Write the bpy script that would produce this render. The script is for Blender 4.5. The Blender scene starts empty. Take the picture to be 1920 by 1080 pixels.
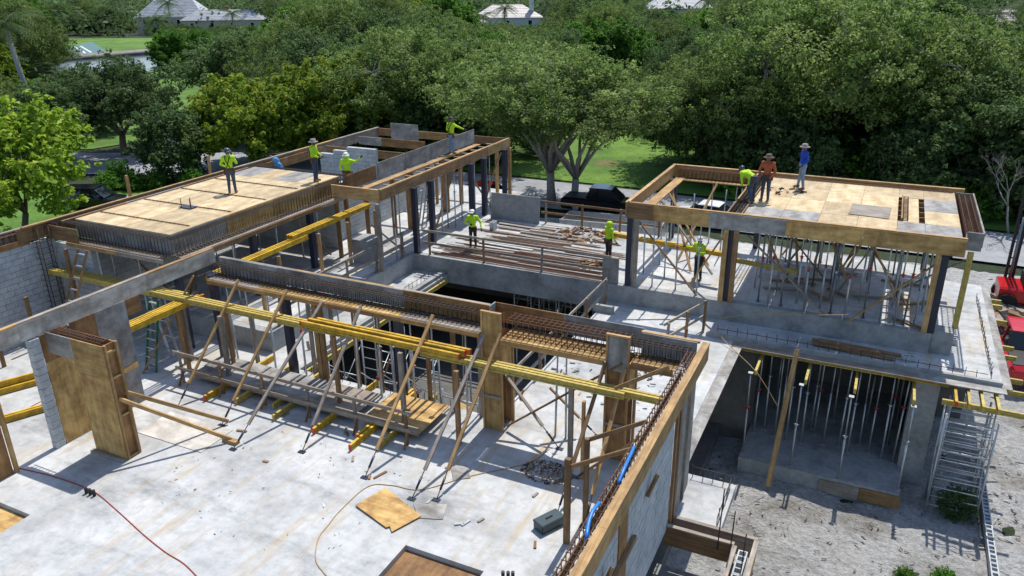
import bpy, bmesh, math, random
from mathutils import Vector, Matrix, Euler
random.seed(11)
R=math.radians
S=bpy.context.scene
COL=S.collection
# ---------------- camera, sky, sun, exposure ----------------
cd=bpy.data.cameras.new('camera'); cam=bpy.data.objects.new('camera',cd); COL.objects.link(cam)
cd.sensor_width=36.0; cd.lens=27.24; cd.clip_start=0.1; cd.clip_end=3000
cam.matrix_world=Matrix(((0.901297,-0.150059,0.406381,0),(0.433054,0.336514,-0.836195,0),(-0.011274,0.929646,0.368282,11.6),(0,0,0,1)))
S.camera=cam
SUN_EL=64.0
w=bpy.data.worlds.new('World'); S.world=w; w.use_nodes=True
nt=w.node_tree; bg=nt.nodes['Background']
sky=nt.nodes.new('ShaderNodeTexSky'); sky.sky_type='NISHITA'; sky.sun_disc=False
sky.sun_elevation=R(SUN_EL); sky.sun_rotation=R(0); sky.air_density=1.0; sky.dust_density=0.6
nt.links.new(sky.outputs[0],bg.inputs[0]); bg.inputs[1].default_value=0.15
sd=bpy.data.lights.new('sun','SUN'); sd.energy=4.2; sd.angle=R(0.53); sd.color=(1,.955,.88)
sun=bpy.data.objects.new('sun',sd); COL.objects.link(sun); sun.rotation_euler=(R(-(90-SUN_EL)),0,R(1.0)); sun.location=(0,30,60)
vs=S.view_settings; vs.view_transform='Standard'; vs.look='None'; vs.exposure=0.32; vs.gamma=1.0; vs.use_curve_mapping=False

# ---------------- materials ----------------
MATS={}
def newmat(name):
    m=bpy.data.materials.new(name); m.use_nodes=True; MATS[name]=m
    return m, m.node_tree.nodes, m.node_tree.links, m.node_tree.nodes['Principled BSDF']
def tex(nodes,links,kind,vec,scale,detail=4,rough=.6):
    t=nodes.new('ShaderNodeTexNoise' if kind=='n' else 'ShaderNodeTexVoronoi')
    t.inputs['Scale'].default_value=scale
    if kind=='n': t.inputs['Detail'].default_value=detail; t.inputs['Roughness'].default_value=rough
    if vec is not None: links.new(vec,t.inputs['Vector'])
    return t
def ramp(nodes,links,fac,stops):
    r=nodes.new('ShaderNodeValToRGB'); e=r.color_ramp.elements
    while len(e)<len(stops): e.new(.5)
    for i,(p,c) in enumerate(stops):
        e[i].position=p; e[i].color=(c[0],c[1],c[2],1)
    links.new(fac,r.inputs[0]); return r
def mix(nodes,links,fac,a,b,mode='MIX'):
    m=nodes.new('ShaderNodeMix'); m.data_type='RGBA'; m.blend_type=mode
    if isinstance(fac,(int,float)): m.inputs[0].default_value=fac
    else: links.new(fac,m.inputs[0])
    for v,i in ((a,6),(b,7)):
        if isinstance(v,tuple): m.inputs[i].default_value=(*v,1)
        else: links.new(v,m.inputs[i])
    return m.outputs[2]
def mapping(nodes,links,scale,src='Object',rot=(0,0,0)):
    tc=nodes.new('ShaderNodeTexCoord'); mp=nodes.new('ShaderNodeMapping')
    mp.inputs['Scale'].default_value=scale; mp.inputs['Rotation'].default_value=rot
    if src=='World':
        g=nodes.new('ShaderNodeNewGeometry'); links.new(g.outputs['Position'],mp.inputs['Vector'])
    else: links.new(tc.outputs[src],mp.inputs['Vector'])
    return mp.outputs[0]
def bump(nodes,links,b,h,strength=.3,dist=.02):
    n=nodes.new('ShaderNodeBump'); n.inputs['Strength'].default_value=strength; n.inputs['Distance'].default_value=dist
    links.new(h,n.inputs['Height']); links.new(n.outputs[0],b.inputs['Normal'])
def rnd_val(nodes,links,col,lo,hi):
    oi=nodes.new('ShaderNodeObjectInfo'); mr=nodes.new('ShaderNodeMapRange')
    mr.inputs[3].default_value=lo; mr.inputs[4].default_value=hi
    links.new(oi.outputs['Random'],mr.inputs[0])
    h=nodes.new('ShaderNodeHueSaturation'); links.new(mr.outputs[0],h.inputs['Value']); links.new(col,h.inputs['Color'])
    return h.outputs[0]
def wood(name,c1,c2,c3,grain=(1.2,22,22),lo=.75,hi=1.2,stain=None):
    m,n,l,b=newmat(name)
    oi=n.new('ShaderNodeObjectInfo'); v=mapping(n,l,grain)
    ad=n.new('ShaderNodeVectorMath'); ad.operation='ADD'; l.new(v,ad.inputs[0])
    mu=n.new('ShaderNodeMath'); mu.operation='MULTIPLY'; mu.inputs[1].default_value=37; l.new(oi.outputs['Random'],mu.inputs[0]); l.new(mu.outputs[0],ad.inputs[1])
    t=tex(n,l,'n',ad.outputs[0],1.0,5)
    r=ramp(n,l,t.outputs[0],((.3,c1),(.5,c2),(.7,c3)))
    v2=mapping(n,l,(1,1,1)); t2=tex(n,l,'n',v2,1.7,4,.65)
    r2=ramp(n,l,t2.outputs[0],((.38,stain or (.55,.52,.5)),(.6,(1,1,1))))
    c=mix(n,l,.75,r.outputs[0],r2.outputs[0],'MULTIPLY')
    c=rnd_val(n,l,c,lo,hi); l.new(c,b.inputs['Base Color']); b.inputs['Roughness'].default_value=.75
    bump(n,l,b,t.outputs[0],.25,.004); return m
wood('lumber_fresh',(.30,.165,.06),(.43,.26,.10),(.55,.36,.16))
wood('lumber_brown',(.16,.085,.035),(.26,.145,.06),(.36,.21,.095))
wood('lumber_grey',(.20,.165,.13),(.30,.255,.21),(.40,.345,.285))
wood('ply_fresh',(.40,.235,.07),(.52,.33,.115),(.62,.42,.17),grain=(1.1,9,9),stain=(.42,.33,.24))
wood('ply_deck',(.43,.31,.165),(.53,.405,.23),(.61,.49,.31),grain=(.7,4,4),stain=(.62,.58,.52))
wood('ply_grey',(.21,.20,.19),(.32,.31,.295),(.43,.415,.39),grain=(.9,3,3),stain=(.4,.37,.33),lo=.8,hi=1.1)
wood('ply_weathered',(.27,.245,.21),(.40,.37,.325),(.50,.47,.42),grain=(.9,4,4),stain=(.45,.4,.36))
wood('ply_pale',(.40,.38,.34),(.48,.46,.42),(.55,.53,.49),grain=(.8,3,3))
wood('ply_brown',(.20,.10,.035),(.30,.155,.055),(.40,.22,.08),grain=(1.0,7,7),stain=(.4,.34,.3))
def plain(name,c,rough=.5,metal=0,lo=.85,hi=1.12,nscale=9,amt=.35,dark=(.45,.42,.4)):
    m,n,l,b=newmat(name)
    v=mapping(n,l,(1,1,1)); t=tex(n,l,'n',v,nscale,4,.65)
    r=ramp(n,l,t.outputs[0],((.35,dark),(.6,(1,1,1))))
    cc=mix(n,l,amt,c,r.outputs[0],'MULTIPLY'); cc=rnd_val(n,l,cc,lo,hi)
    l.new(cc,b.inputs['Base Color']); b.inputs['Roughness'].default_value=rough; b.inputs['Metallic'].default_value=metal
    return m
plain('yellow_paint',(.68,.41,.02),.6,amt=.85,nscale=4,lo=.75)
plain('yellow_worn',(.52,.39,.085),.6,amt=.65)
plain('red_cap',(.6,.03,.015)); plain('galv',(.46,.49,.51),.4,.6); plain('galv_dark',(.2,.22,.24),.45,.6)
plain('navy',(.016,.021,.045),.4); plain('rust',(.13,.058,.03),.8,amt=.5); plain('black',(.012,.012,.013),.6)
plain('rust_pale',(.25,.165,.115),.85,amt=.5); plain('rebar_dark',(.055,.036,.027),.8); plain('blue_hose',(.01,.19,.62),.4); plain('teal_box',(.018,.05,.068),.4)
plain('cord_red',(.42,.05,.025),.6); plain('cord_tan',(.42,.28,.12),.7); plain('white_paint',(.75,.76,.77),.5)
plain('red_paint',(.50,.02,.035),.3,amt=.2); plain('car_black',(.006,.006,.008),.12,amt=.0); plain('car_white',(.72,.73,.75),.2,amt=.05)
plain('car_red',(.42,.012,.015),.2,amt=.1); plain('glass_dark',(.01,.013,.016),.05,amt=0); plain('tyre',(.015,.015,.015),.85)
plain('rim',(.5,.5,.52),.3,.8); plain('green_fibre',(.015,.16,.08),.5); plain('silver_leaf',(.36,.43,.45),.55); plain('teal_pump',(.01,.3,.25),.4)
plain('hi_vis',(.50,.80,.015),.8,amt=.45,nscale=6,dark=(.5,.55,.4)); plain('denim',(.06,.085,.14),.9,amt=.5); plain('jeans_light',(.20,.29,.42),.9,amt=.5)
plain('black_cloth',(.02,.02,.022),.9); plain('orange_cloth',(.48,.115,.05),.9,amt=.4); plain('blue_cloth',(.006,.055,.42),.85,amt=.4); plain('sky_blue_cloth',(.07,.27,.56),.85,amt=.4)
for nm_ in ('hi_vis','denim','jeans_light','black_cloth','orange_cloth','blue_cloth','sky_blue_cloth'):
    nn=MATS[nm_].node_tree.nodes; ll=MATS[nm_].node_tree.links; tt=tex(nn,ll,'n',mapping(nn,ll,(1,1,.45)),13,3); bump(nn,ll,nn['Principled BSDF'],tt.outputs[0],.9,.05)
plain('skin',(.19,.095,.055),.6,amt=.2); plain('leather',(.10,.05,.025),.7); plain('hat_grey',(.27,.24,.23),.85); plain('hat_brown',(.13,.085,.065),.85); plain('hat_white',(.75,.76,.76),.4); plain('hat_navy',(.02,.035,.06),.35)
plain('boots',(.20,.12,.06),.85); plain('gloves',(.09,.05,.035),.9); plain('leaf_red',(.5,.04,.02),.6)
plain('brick_red',(.30,.12,.08),.8); plain('wall_cream',(.58,.52,.38),.8); plain('wall_white',(.72,.73,.72),.8)
def concrete(name,c,rough=.85,sc=.45,streak=False,lo=.62,bstr=.25):
    m,n,l,b=newmat(name)
    v=mapping(n,l,(1,1,1),'World'); t=tex(n,l,'n',v,sc,7,.68); t2=tex(n,l,'n',v,sc*7,6,.7); t3=tex(n,l,'n',v,40,3)
    r=ramp(n,l,t.outputs[0],((.36,(lo,lo,lo)),(.5,(.88,.88,.88)),(.64,(1.06,1.05,1.04))))
    r2=ramp(n,l,t2.outputs[0],((.33,(.70,.70,.70)),(.55,(1,1,1))))
    cc=mix(n,l,1.0,c,r.outputs[0],'MULTIPLY'); cc=mix(n,l,.75,cc,r2.outputs[0],'MULTIPLY')
    if streak:
        vs_=mapping(n,l,(2.6,.28,1),'World',(0,0,R(-9))); ts=tex(n,l,'n',vs_,1.0,6,.7)
        rs=ramp(n,l,ts.outputs[0],((.50,(0,0,0)),(.66,(1,1,1))))
        tm=tex(n,l,'n',v,.22,2); rm=ramp(n,l,tm.outputs[0],((.40,(0,0,0)),(.54,(1,1,1))))
        mm=n.new('ShaderNodeMath'); mm.operation='MULTIPLY'; l.new(rs.outputs[0],mm.inputs[0]); l.new(rm.outputs[0],mm.inputs[1])
        m2=n.new('ShaderNodeMath'); m2.operation='MULTIPLY'; m2.inputs[1].default_value=.85; l.new(mm.outputs[0],m2.inputs[0])
        cc=mix(n,l,m2.outputs[0],cc,(.41,.325,.21))
        vg=mapping(n,l,(.30,.9,1),'World',(0,0,R(14))); tg=tex(n,l,'n',vg,.8,6,.72); rg=ramp(n,l,tg.outputs[0],((.52,(1,1,1)),(.68,(.60,.61,.62))))
        cc=mix(n,l,1.0,cc,rg.outputs[0],'MULTIPLY')
    l.new(cc,b.inputs['Base Color']); b.inputs['Roughness'].default_value=rough
    bump(n,l,b,t3.outputs[0],bstr,.006); return m
concrete('slab_white',(.505,.515,.515),streak=True,lo=.66)
concrete('conc_grey',(.33,.34,.335),sc=.9,lo=.6)
concrete('conc_dark',(.13,.125,.115),sc=.8)  # shade of the unlit lower storey put into the concrete colour; also rubble chips
concrete('block',(.50,.525,.54),sc=1.6,lo=.75,bstr=.6)
concrete('mortar',(.30,.31,.31),sc=2)
concrete('asphalt',(.30,.31,.33),sc=.25,lo=.75)
concrete('court',(.10,.20,.20),sc=.05,lo=.85)
concrete('seawall',(.22,.20,.18),sc=.3)
def groundmat(name,stops,sc,bs=.6,bd=.08,sc2=9):
    m,n,l,b=newmat(name); v=mapping(n,l,(1,1,1),'World')
    t=tex(n,l,'n',v,sc,8,.7); t2=tex(n,l,'n',v,sc2,6,.7)
    r=ramp(n,l,t.outputs[0],stops); r2=ramp(n,l,t2.outputs[0],((.3,(.5,.5,.5)),(.6,(1.08,1.08,1.08))))
    cc=mix(n,l,.8,r.outputs[0],r2.outputs[0],'MULTIPLY'); l.new(cc,b.inputs['Base Color']); b.inputs['Roughness'].default_value=.95
    bump(n,l,b,t2.outputs[0],bs,bd); return m
groundmat('dirt',((.32,(.27,.24,.20)),(.43,(.40,.385,.36)),(.52,(.56,.555,.54)),(.7,(.47,.44,.40))),.35,1.0,.3,6)
groundmat('lawn',((.34,(.14,.13,.04)),(.42,(.06,.13,.012)),(.5,(.085,.185,.014)),(.64,(.14,.24,.03))),.14,.6,.12,4)
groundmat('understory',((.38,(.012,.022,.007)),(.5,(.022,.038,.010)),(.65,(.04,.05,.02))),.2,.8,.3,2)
m,n,l,b=newmat('water'); b.inputs['Base Color'].default_value=(.02,.05,.075,1); b.inputs['Roughness'].default_value=.08
v=mapping(n,l,(1,1,1),'World'); t=tex(n,l,'n',v,1.2,3); bump(n,l,b,t.outputs[0],.3,.1)
m,n,l,b=newmat('roof_slate'); v=mapping(n,l,(.3,.3,3.2),'World'); t=tex(n,l,'n',v,2,4); r=ramp(n,l,t.outputs[0],((.35,(.24,.25,.27)),(.65,(.48,.49,.51)))); l.new(r.outputs[0],b.inputs['Base Color']); b.inputs['Roughness'].default_value=.6
m,n,l,b=newmat('roof_metal'); v=mapping(n,l,(1,1,1),'World'); t=tex(n,l,'n',v,.6,4); r=ramp(n,l,t.outputs[0],((.35,(.33,.29,.28)),(.65,(.46,.42,.41)))); l.new(r.outputs[0],b.inputs['Base Color']); b.inputs['Roughness'].default_value=.45
def leafmat(name,c1,c2,c3,trans=.5):
    m,n,l,b=newmat(name)
    at=n.new('ShaderNodeAttribute'); at.attribute_name='tint'
    r=ramp(n,l,at.outputs['Fac'],((.0,c1),(.5,c2),(1.0,c3)))
    cc=rnd_val(n,l,r.outputs[0],.8,1.2)
    l.new(cc,b.inputs['Base Color']); b.inputs['Roughness'].default_value=.62; b.inputs['Specular IOR Level'].default_value=.25
    tr=n.new('ShaderNodeBsdfTranslucent'); l.new(cc,tr.inputs['Color'])
    ms=n.new('ShaderNodeMixShader'); ms.inputs[0].default_value=trans
    out=n['Material Output']; l.new(b.outputs[0],ms.inputs[1]); l.new(tr.outputs[0],ms.inputs[2]); l.new(ms.outputs[0],out.inputs[0])
leafmat('leaf_ficus',(.08,.14,.030),(.145,.22,.05),(.26,.33,.105))
leafmat('leaf_dark',(.06,.11,.036),(.10,.17,.052),(.16,.24,.08))
leafmat('leaf_mango',(.05,.14,.014),(.09,.22,.022),(.15,.31,.04))
leafmat('leaf_yellow',(.11,.19,.016),(.20,.30,.024),(.34,.37,.045))
leafmat('leaf_lime',(.15,.26,.018),(.25,.38,.03),(.38,.47,.06))
leafmat('leaf_palm',(.045,.085,.022),(.075,.125,.035),(.12,.17,.06))
plain('bark',(.17,.145,.12),.95,amt=.7); plain('bark_pale',(.32,.29,.26),.95,amt=.7); plain('bark_palm',(.33,.32,.30),.9,amt=.5)

# ---------------- object helpers ----------------
W={}
def link(name,mesh,mat=None,parent=None,M=None):
    o=bpy.data.objects.new(name,mesh); COL.objects.link(o)
    M=M or Matrix(); W[o.name]=M
    if mesh is not None and mat is not None and len(mesh.materials)==0:
        mesh.materials.append(MATS[mat] if isinstance(mat,str) else mat)
    if mesh is not None and mat is not None and mesh.materials[0]!=MATS.get(mat):
        o.material_slots[0].link='OBJECT'; o.material_slots[0].material=MATS[mat]
    if parent is not None:
        o.parent=parent; o.matrix_parent_inverse=W[parent.name].inverted()
    o.matrix_basis=M
    return o
def tag(o,label,cat,group=None,kind=None):
    if label: o['label']=label
    if cat: o['category']=cat
    if group: o['group']=group
    if kind: o['kind']=kind
    return o
def struct(o): o['kind']='structure'; return o
def root(name,loc,label,cat,group=None):
    o=link(name,None,None,None,Matrix.Translation(loc)); o.empty_display_size=.2
    return tag(o,label,cat,group)
CACHE={}
def boxmesh(L,wd,h,ends=None):
    k=('b',round(L,3),round(wd,3),round(h,3))
    if k in CACHE: return CACHE[k]
    x,y,z=L/2,wd/2,h/2
    v=[(-x,-y,-z),(x,-y,-z),(x,y,-z),(-x,y,-z),(-x,-y,z),(x,-y,z),(x,y,z),(-x,y,z)]
    f=[(0,3,2,1),(4,5,6,7),(0,1,5,4),(1,2,6,5),(2,3,7,6),(3,0,4,7)]
    m=bpy.data.meshes.new('box'); m.from_pydata(v,[],f); CACHE[k]=m; return m
def ibeam(L,wd,h):
    k=('i',round(L,3),wd,h)
    if k in CACHE: return CACHE[k]
    t=h*.2; wb=wd*.36
    P=[(-wd/2,-h/2),(wd/2,-h/2),(wd/2,-h/2+t),(wb/2,-h/2+t*1.3),(wb/2,h/2-t*1.3),(wd/2,h/2-t),(wd/2,h/2),(-wd/2,h/2),(-wd/2,h/2-t),(-wb/2,h/2-t*1.3),(-wb/2,-h/2+t*1.3),(-wd/2,-h/2+t)]
    n=len(P); v=[(-L/2,a,b_) for a,b_ in P]+[(L/2,a,b_) for a,b_ in P]
    f=[(i,(i+1)%n,n+(i+1)%n,n+i) for i in range(n)]+[tuple(range(n))[::-1],tuple(range(n,2*n))]
    m=bpy.data.meshes.new('ibeam'); m.from_pydata(v,[],f); CACHE[k]=m; return m
def cylmesh(L,r0,r1,seg=8):
    k=('c',round(L,3),r0,r1,seg)
    if k in CACHE: return CACHE[k]
    v=[];f=[]
    for s,r in ((-L/2,r0),(L/2,r1)):
        for i in range(seg): a=2*math.pi*i/seg; v.append((s,r*math.cos(a),r*math.sin(a)))
    for i in range(seg): f.append((i,(i+1)%seg,seg+(i+1)%seg,seg+i))
    f+= [tuple(range(seg))[::-1],tuple(range(seg,2*seg))]
    m=bpy.data.meshes.new('tube'); m.from_pydata(v,[],f)
    for p in m.polygons: p.use_smooth=len(p.vertices)==4
    CACHE[k]=m; return m
def axisM(p,q,roll=0,upv=(0,0,1)):
    p=Vector(p);q=Vector(q); x=(q-p).normalized(); u=Vector(upv)
    if abs(x.dot(u))>.98: u=Vector((0,1,0))
    y=u.cross(x).normalized(); z=x.cross(y)
    M=Matrix((x,y,z)).transposed().to_4x4()
    if roll: M=M@Matrix.Rotation(roll,4,'X')
    M.translation=(p+q)/2; return M,(q-p).length
def beam(name,p,q,wd,h,mat,parent=None,roll=0,kind='box'):
    M,L=axisM(p,q,roll)
    me=boxmesh(L,wd,h) if kind=='box' else ibeam(L,wd,h)
    return link(name,me,mat,parent,M)
def tube(name,p,q,r,mat,parent=None,r1=None,seg=8):
    M,L=axisM(p,q); return link(name,cylmesh(L,r,r if r1 is None else r1,seg),mat,parent,M)
def box(name,x0,x1,y0,y1,z0,z1,mat,parent=None):
    # longest side along local x so that grain follows the board
    d=[x1-x0,y1-y0,z1-z0]; c=((x0+x1)/2,(y0+y1)/2,(z0+z1)/2)
    if d[0]>=d[1] and d[0]>=d[2]: return link(name,boxmesh(*d),mat,parent,Matrix.Translation(c))
    if d[1]>=d[2]:
        M=Matrix.Rotation(R(90),4,'Z'); M.translation=c; return link(name,boxmesh(d[1],d[0],d[2]),mat,parent,M)
    M=Matrix.Rotation(R(90),4,'Y'); M.translation=c; return link(name,boxmesh(d[2],d[1],d[0]),mat,parent,M)
def tubes_mesh(name,paths,seg=6):
    """paths: list of (list of points, list of radii) -> one mesh"""
    v=[];f=[]
    for pts,rad in paths:
        pts=[Vector(p) for p in pts]; base=len(v); n=len(pts); prev=None
        for i,p in enumerate(pts):
            d=(pts[min(i+1,n-1)]-pts[max(i-1,0)]).normalized()
            u=prev if prev is not None else (Vector((0,0,1)) if abs(d.z)<.9 else Vector((1,0,0)))
            a=d.cross(u)
            if a.length<1e-4: a=d.cross(Vector((0.3,1,.2)))
            a.normalize(); u=a.cross(d).normalized(); prev=u
            r=rad[i] if isinstance(rad,(list,tuple)) else rad
            for k in range(seg):
                t=2*math.pi*k/seg; v.append(p+a*(r*math.cos(t))+u*(r*math.sin(t)))
        for i in range(n-1):
            for k in range(seg):
                f.append((base+i*seg+k,base+i*seg+(k+1)%seg,base+(i+1)*seg+(k+1)%seg,base+(i+1)*seg+k))
        f.append(tuple(base+k for k in range(seg))[::-1]); f.append(tuple(base+(n-1)*seg+k for k in range(seg)))
    m=bpy.data.meshes.new(name); m.from_pydata([tuple(q) for q in v],[],f)
    for p in m.polygons: p.use_smooth=len(p.vertices)==4
    return m
def pathobj(name,pts,r,mat,parent=None,seg=6):
    P=[Vector(p) for p in pts]; P=[P[0]*2-P[1]]+P+[P[-1]*2-P[-2]]; pts=[]
    for i in range(1,len(P)-2):
        for k in range(6):
            t=k/6; a,b_,c,d=P[i-1:i+3]; pts.append(.5*((2*b_)+(c-a)*t+(2*a-5*b_+4*c-d)*t*t+(3*b_-a-3*c+d)*t**3))
    pts.append(P[-2])
    return link(name,tubes_mesh(name,[(pts,r)],seg),mat,parent)
ORD=['first','second','third','fourth','fifth','sixth','seventh','eighth','ninth','tenth','eleventh','twelfth','thirteenth','fourteenth','fifteenth','sixteenth','seventeenth','eighteenth','nineteenth','twentieth']
def rects_mesh(name,rects,z0,z1):
    """union of axis-aligned rectangles as one slab mesh (grid cells, clean sides)"""
    xs=sorted({a for q in rects for a in q[:2]}); ys=sorted({a for q in rects for a in q[2:]})
    ins=lambda x,y:any(q[0]<x<q[1] and q[2]<y<q[3] for q in rects)
    V={};v=[];f=[]
    def vi(x,y,z):
        k=(x,y,z)
        if k not in V: V[k]=len(v); v.append(k)
        return V[k]
    C={(i,j) for i in range(len(xs)-1) for j in range(len(ys)-1) if ins((xs[i]+xs[i+1])/2,(ys[j]+ys[j+1])/2)}
    for i,j in C:
        a,b_,c,d=xs[i],xs[i+1],ys[j],ys[j+1]
        f.append((vi(a,c,z1),vi(b_,c,z1),vi(b_,d,z1),vi(a,d,z1))); f.append((vi(a,d,z0),vi(b_,d,z0),vi(b_,c,z0),vi(a,c,z0)))
        if (i-1,j) not in C: f.append((vi(a,d,z1),vi(a,d,z0),vi(a,c,z0),vi(a,c,z1)))
        if (i+1,j) not in C: f.append((vi(b_,c,z1),vi(b_,c,z0),vi(b_,d,z0),vi(b_,d,z1)))
        if (i,j-1) not in C: f.append((vi(a,c,z1),vi(a,c,z0),vi(b_,c,z0),vi(b_,c,z1)))
        if (i,j+1) not in C: f.append((vi(b_,d,z1),vi(b_,d,z0),vi(a,d,z0),vi(a,d,z1)))
    m=bpy.data.meshes.new(name); m.from_pydata(v,[],f); return m
def sheet(name,pts,z,mat):
    m=bpy.data.meshes.new(name); m.from_pydata([(x,y,z) for x,y in pts],[],[tuple(range(len(pts)))])
    o=link(name,m,mat); return struct(o)
# ---------------- the setting ----------------
GZ=-4.1
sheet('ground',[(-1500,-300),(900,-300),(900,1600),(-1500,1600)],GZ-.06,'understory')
def grid_sheet(name,x0,x1,y0,y1,step,z,mat,amp):
    nx=int((x1-x0)/step)+1; ny=int((y1-y0)/step)+1; rr=random.Random(5)
    v=[];f=[]
    for j in range(ny):
        for i in range(nx):
            x=x0+i*step;y=y0+j*step
            v.append((x,y,z+amp*(math.sin(x*1.3+y*.7)*.4+math.sin(x*3.1-y*2.3)*.3+rr.uniform(-.5,.5))))
    for j in range(ny-1):
        for i in range(nx-1): a=j*nx+i; f.append((a,a+1,a+nx+1,a+nx))
    m=bpy.data.meshes.new(name); m.from_pydata(v,[],f)
    for p in m.polygons: p.use_smooth=True
    return struct(link(name,m,mat))
grid_sheet('dirt_lot',-34,16,2,49,.3,GZ+.02,'dirt',.09)
# road band, then verge lawns
road=[(-140,14),(-95,31),(-70,42.5),(-55,48.5),(-40,50.3),(-22,51),(8,50.5),(60,44),(60,52.5),(8,57.2),(-18,58.6),(-40,58.7),(-58,57.5),(-72,51.5),(-97,40),(-140,22)]
sheet('road',road,GZ+.09,'asphalt')
sheet('lawn',[(-44,59.7),(-40,86),(-14,86),(-8,64),(30,62),(30,57.6),(8,58),(-18,59.5)],GZ+.03,'lawn')
sheet('lawn',[(-72,62),(-130,108),(-150,118),(-118,126),(-92,118),(-62,84),(-62,62)],GZ+.04,'lawn')
sheet('lawn',[(-140,29),(-98,42),(-74,53),(-72,61),(-100,80),(-150,70)],GZ+.035,'lawn')
sheet('lawn',[(-70,38),(-52,46.5),(-40,48.5),(-34,48.5),(-34,30),(-56,30)],GZ+.037,'lawn')
sheet('lawn',[(10,50),(60,44),(60,34),(16,36)],GZ+.033,'lawn')
sheet('canal_water',[p[:2] for p in ((-159.842,105.207,-4.100),(-173.630,122.382,-4.100),(-168.430,145.031,-4.100),(-149.712,147.863,-4.100),(-124.988,122.928,-4.100),(-130.318,111.433,-4.100),(-143.791,100.690,-4.100))],GZ+.06,'water')
o=link('seawall',tubes_mesh('seawall',[([(-159.940,105.349,-3.800),(-171.580,120.965,-3.800),(-166.559,143.448,-3.800),(-148.019,146.215,-3.800)],[.9,.9,.9,.9])],4),'seawall'); tag(o,'low dark seawall along the far bank of the canal','wall')
sheet('lawn',[p[:2] for p in ((-160.007,105.445,-3.600),(-171.910,121.254,-3.600),(-167.120,143.986,-3.600),(-148.455,146.695,-3.600),(-189.636,188.227,-3.600),(-236.402,169.969,-3.600))],GZ+.5,'lawn')
sheet('tennis_court',[p[:2] for p in ((-196.261,137.759,-3.570),(-215.075,161.548,-3.570),(-179.089,138.128,-3.570),(-174.522,124.244,-3.570))],GZ+.53,'court')
for i,(a,b_) in enumerate((((-201.669,146.061,-3.500),(-179.304,132.334,-3.500)),((-201.814,147.936,-3.500),(-179.278,133.928,-3.500)))):
    M,L=axisM((a[0],a[1],GZ+.55),(b_[0],b_[1],GZ+.55)); struct(link('court_line',boxmesh(L,.5,.02),'white_paint',None,M))

# ---------------- the unfinished house ----------------
H=root('unfinished_house',(-11,20,-4.1),'concrete house under construction with open floor slabs and dark steel columns','building')
link('main_floor_slab',rects_mesh('slab',[(-26.3,-3.4,11.43,17.1),(-26.3,-16.9,8.58,11.43),(-16.9,-8.25,0,11.43),(-8.25,-6.3,0,8.5),(-6.3,-3.4,0,11.43),(-26.3,-21,0,8.58),(-21,-16.9,0,6.5),(-26.3,-16.0,17.1,26.62),(-8.85,-3.7,17.1,26.62),(-4.7,4.32,25.0,34.3),(-3.4,-2.05,14.75,16.7)],-.25,0),'slab_white',H)
link('upper_floor_slab',rects_mesh('slab2',[(-26.2,-17.6,17.7,38),(-17.6,-8.3,26.6,33.2),(-8.3,2.3,26.6,33.7)],-.35,.73),'conc_grey',H)
link('upper_floor_topping',rects_mesh('top2',[(-26.1,-17.9,18,37.9),(-17.9,-8.3,26.85,33.1),(-8.3,2.2,26.9,33.6)],.73,.736),'slab_white',H)
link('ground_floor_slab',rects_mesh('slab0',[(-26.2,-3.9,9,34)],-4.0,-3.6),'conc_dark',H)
box('room_floor',-2.9,2.05,23.4,31,-4.3,-3.5,'conc_grey',H)
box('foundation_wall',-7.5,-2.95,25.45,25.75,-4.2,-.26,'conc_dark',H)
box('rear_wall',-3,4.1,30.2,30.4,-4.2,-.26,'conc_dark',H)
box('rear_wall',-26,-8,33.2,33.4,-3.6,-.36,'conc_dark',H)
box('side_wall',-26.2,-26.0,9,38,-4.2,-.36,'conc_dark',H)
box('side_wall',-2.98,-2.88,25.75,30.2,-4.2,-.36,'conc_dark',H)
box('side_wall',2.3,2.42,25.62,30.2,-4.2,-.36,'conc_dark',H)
box('concrete_pier',1.95,2.7,25.05,25.6,-4.2,-.26,'conc_grey',H)
box('concrete_pier',2.32,2.95,26.75,27.3,0,.8,'conc_grey',H)
box('edge_curb',-4.66,4.30,25.02,25.16,.0,.13,'conc_grey',H)
box('edge_curb',-16.25,-16.05,18.5,26.5,0,.16,'conc_grey',H)
box('edge_curb',-9.0,-8.2,25.45,25.6,0,.28,'conc_grey',H)
box('edge_curb',-3.36,-3.2,15.2,16.45,0,.5,'conc_grey',H)
box('half_wall',-19.3,-18.5,24.6,25.5,.74,1.75,'conc_grey',H)
for x,y,z0,z1 in ((-20.44,16.78,0,3.0),(-18.87,16.78,0,2.95),(-15.91,16.78,0,2.92),(-11.79,16.78,0,2.92),(-3.34,16.55,0,3.1),(-17.52,26.75,.74,3.6),(-17.52,28.1,.74,3.6),(-17.5,31.7,.74,3.6),(-17.5,33.0,.74,3.6),(-17.5,35.3,.74,3.6),(-8.08,26.78,.74,3.5),(-4.38,26.8,.74,3.45),(2.25,26.72,.74,3.4),(-8.1,33.2,.74,3.4),(-4.4,33.2,.74,3.4),(2.1,33.2,.74,3.4),(-20.35,20.2,.74,3.25),(-20.35,23.4,.74,3.25),(-1.0,30,.74,3.4),(-11.79,17.35,-3.6,-.0)):
    c=link('steel_column',boxmesh(z1-z0,.21,.21),'navy',H,Matrix.Translation((x,y,(z0+z1)/2))@Matrix.Rotation(R(90),4,'Y'))
    link('cap_plate',boxmesh(.36,.36,.02),'navy',c,Matrix.Translation((x,y,z1+.011)))
BLK=boxmesh(.386,.200,.185); HALF=boxmesh(.186,.200,.185)
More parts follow.
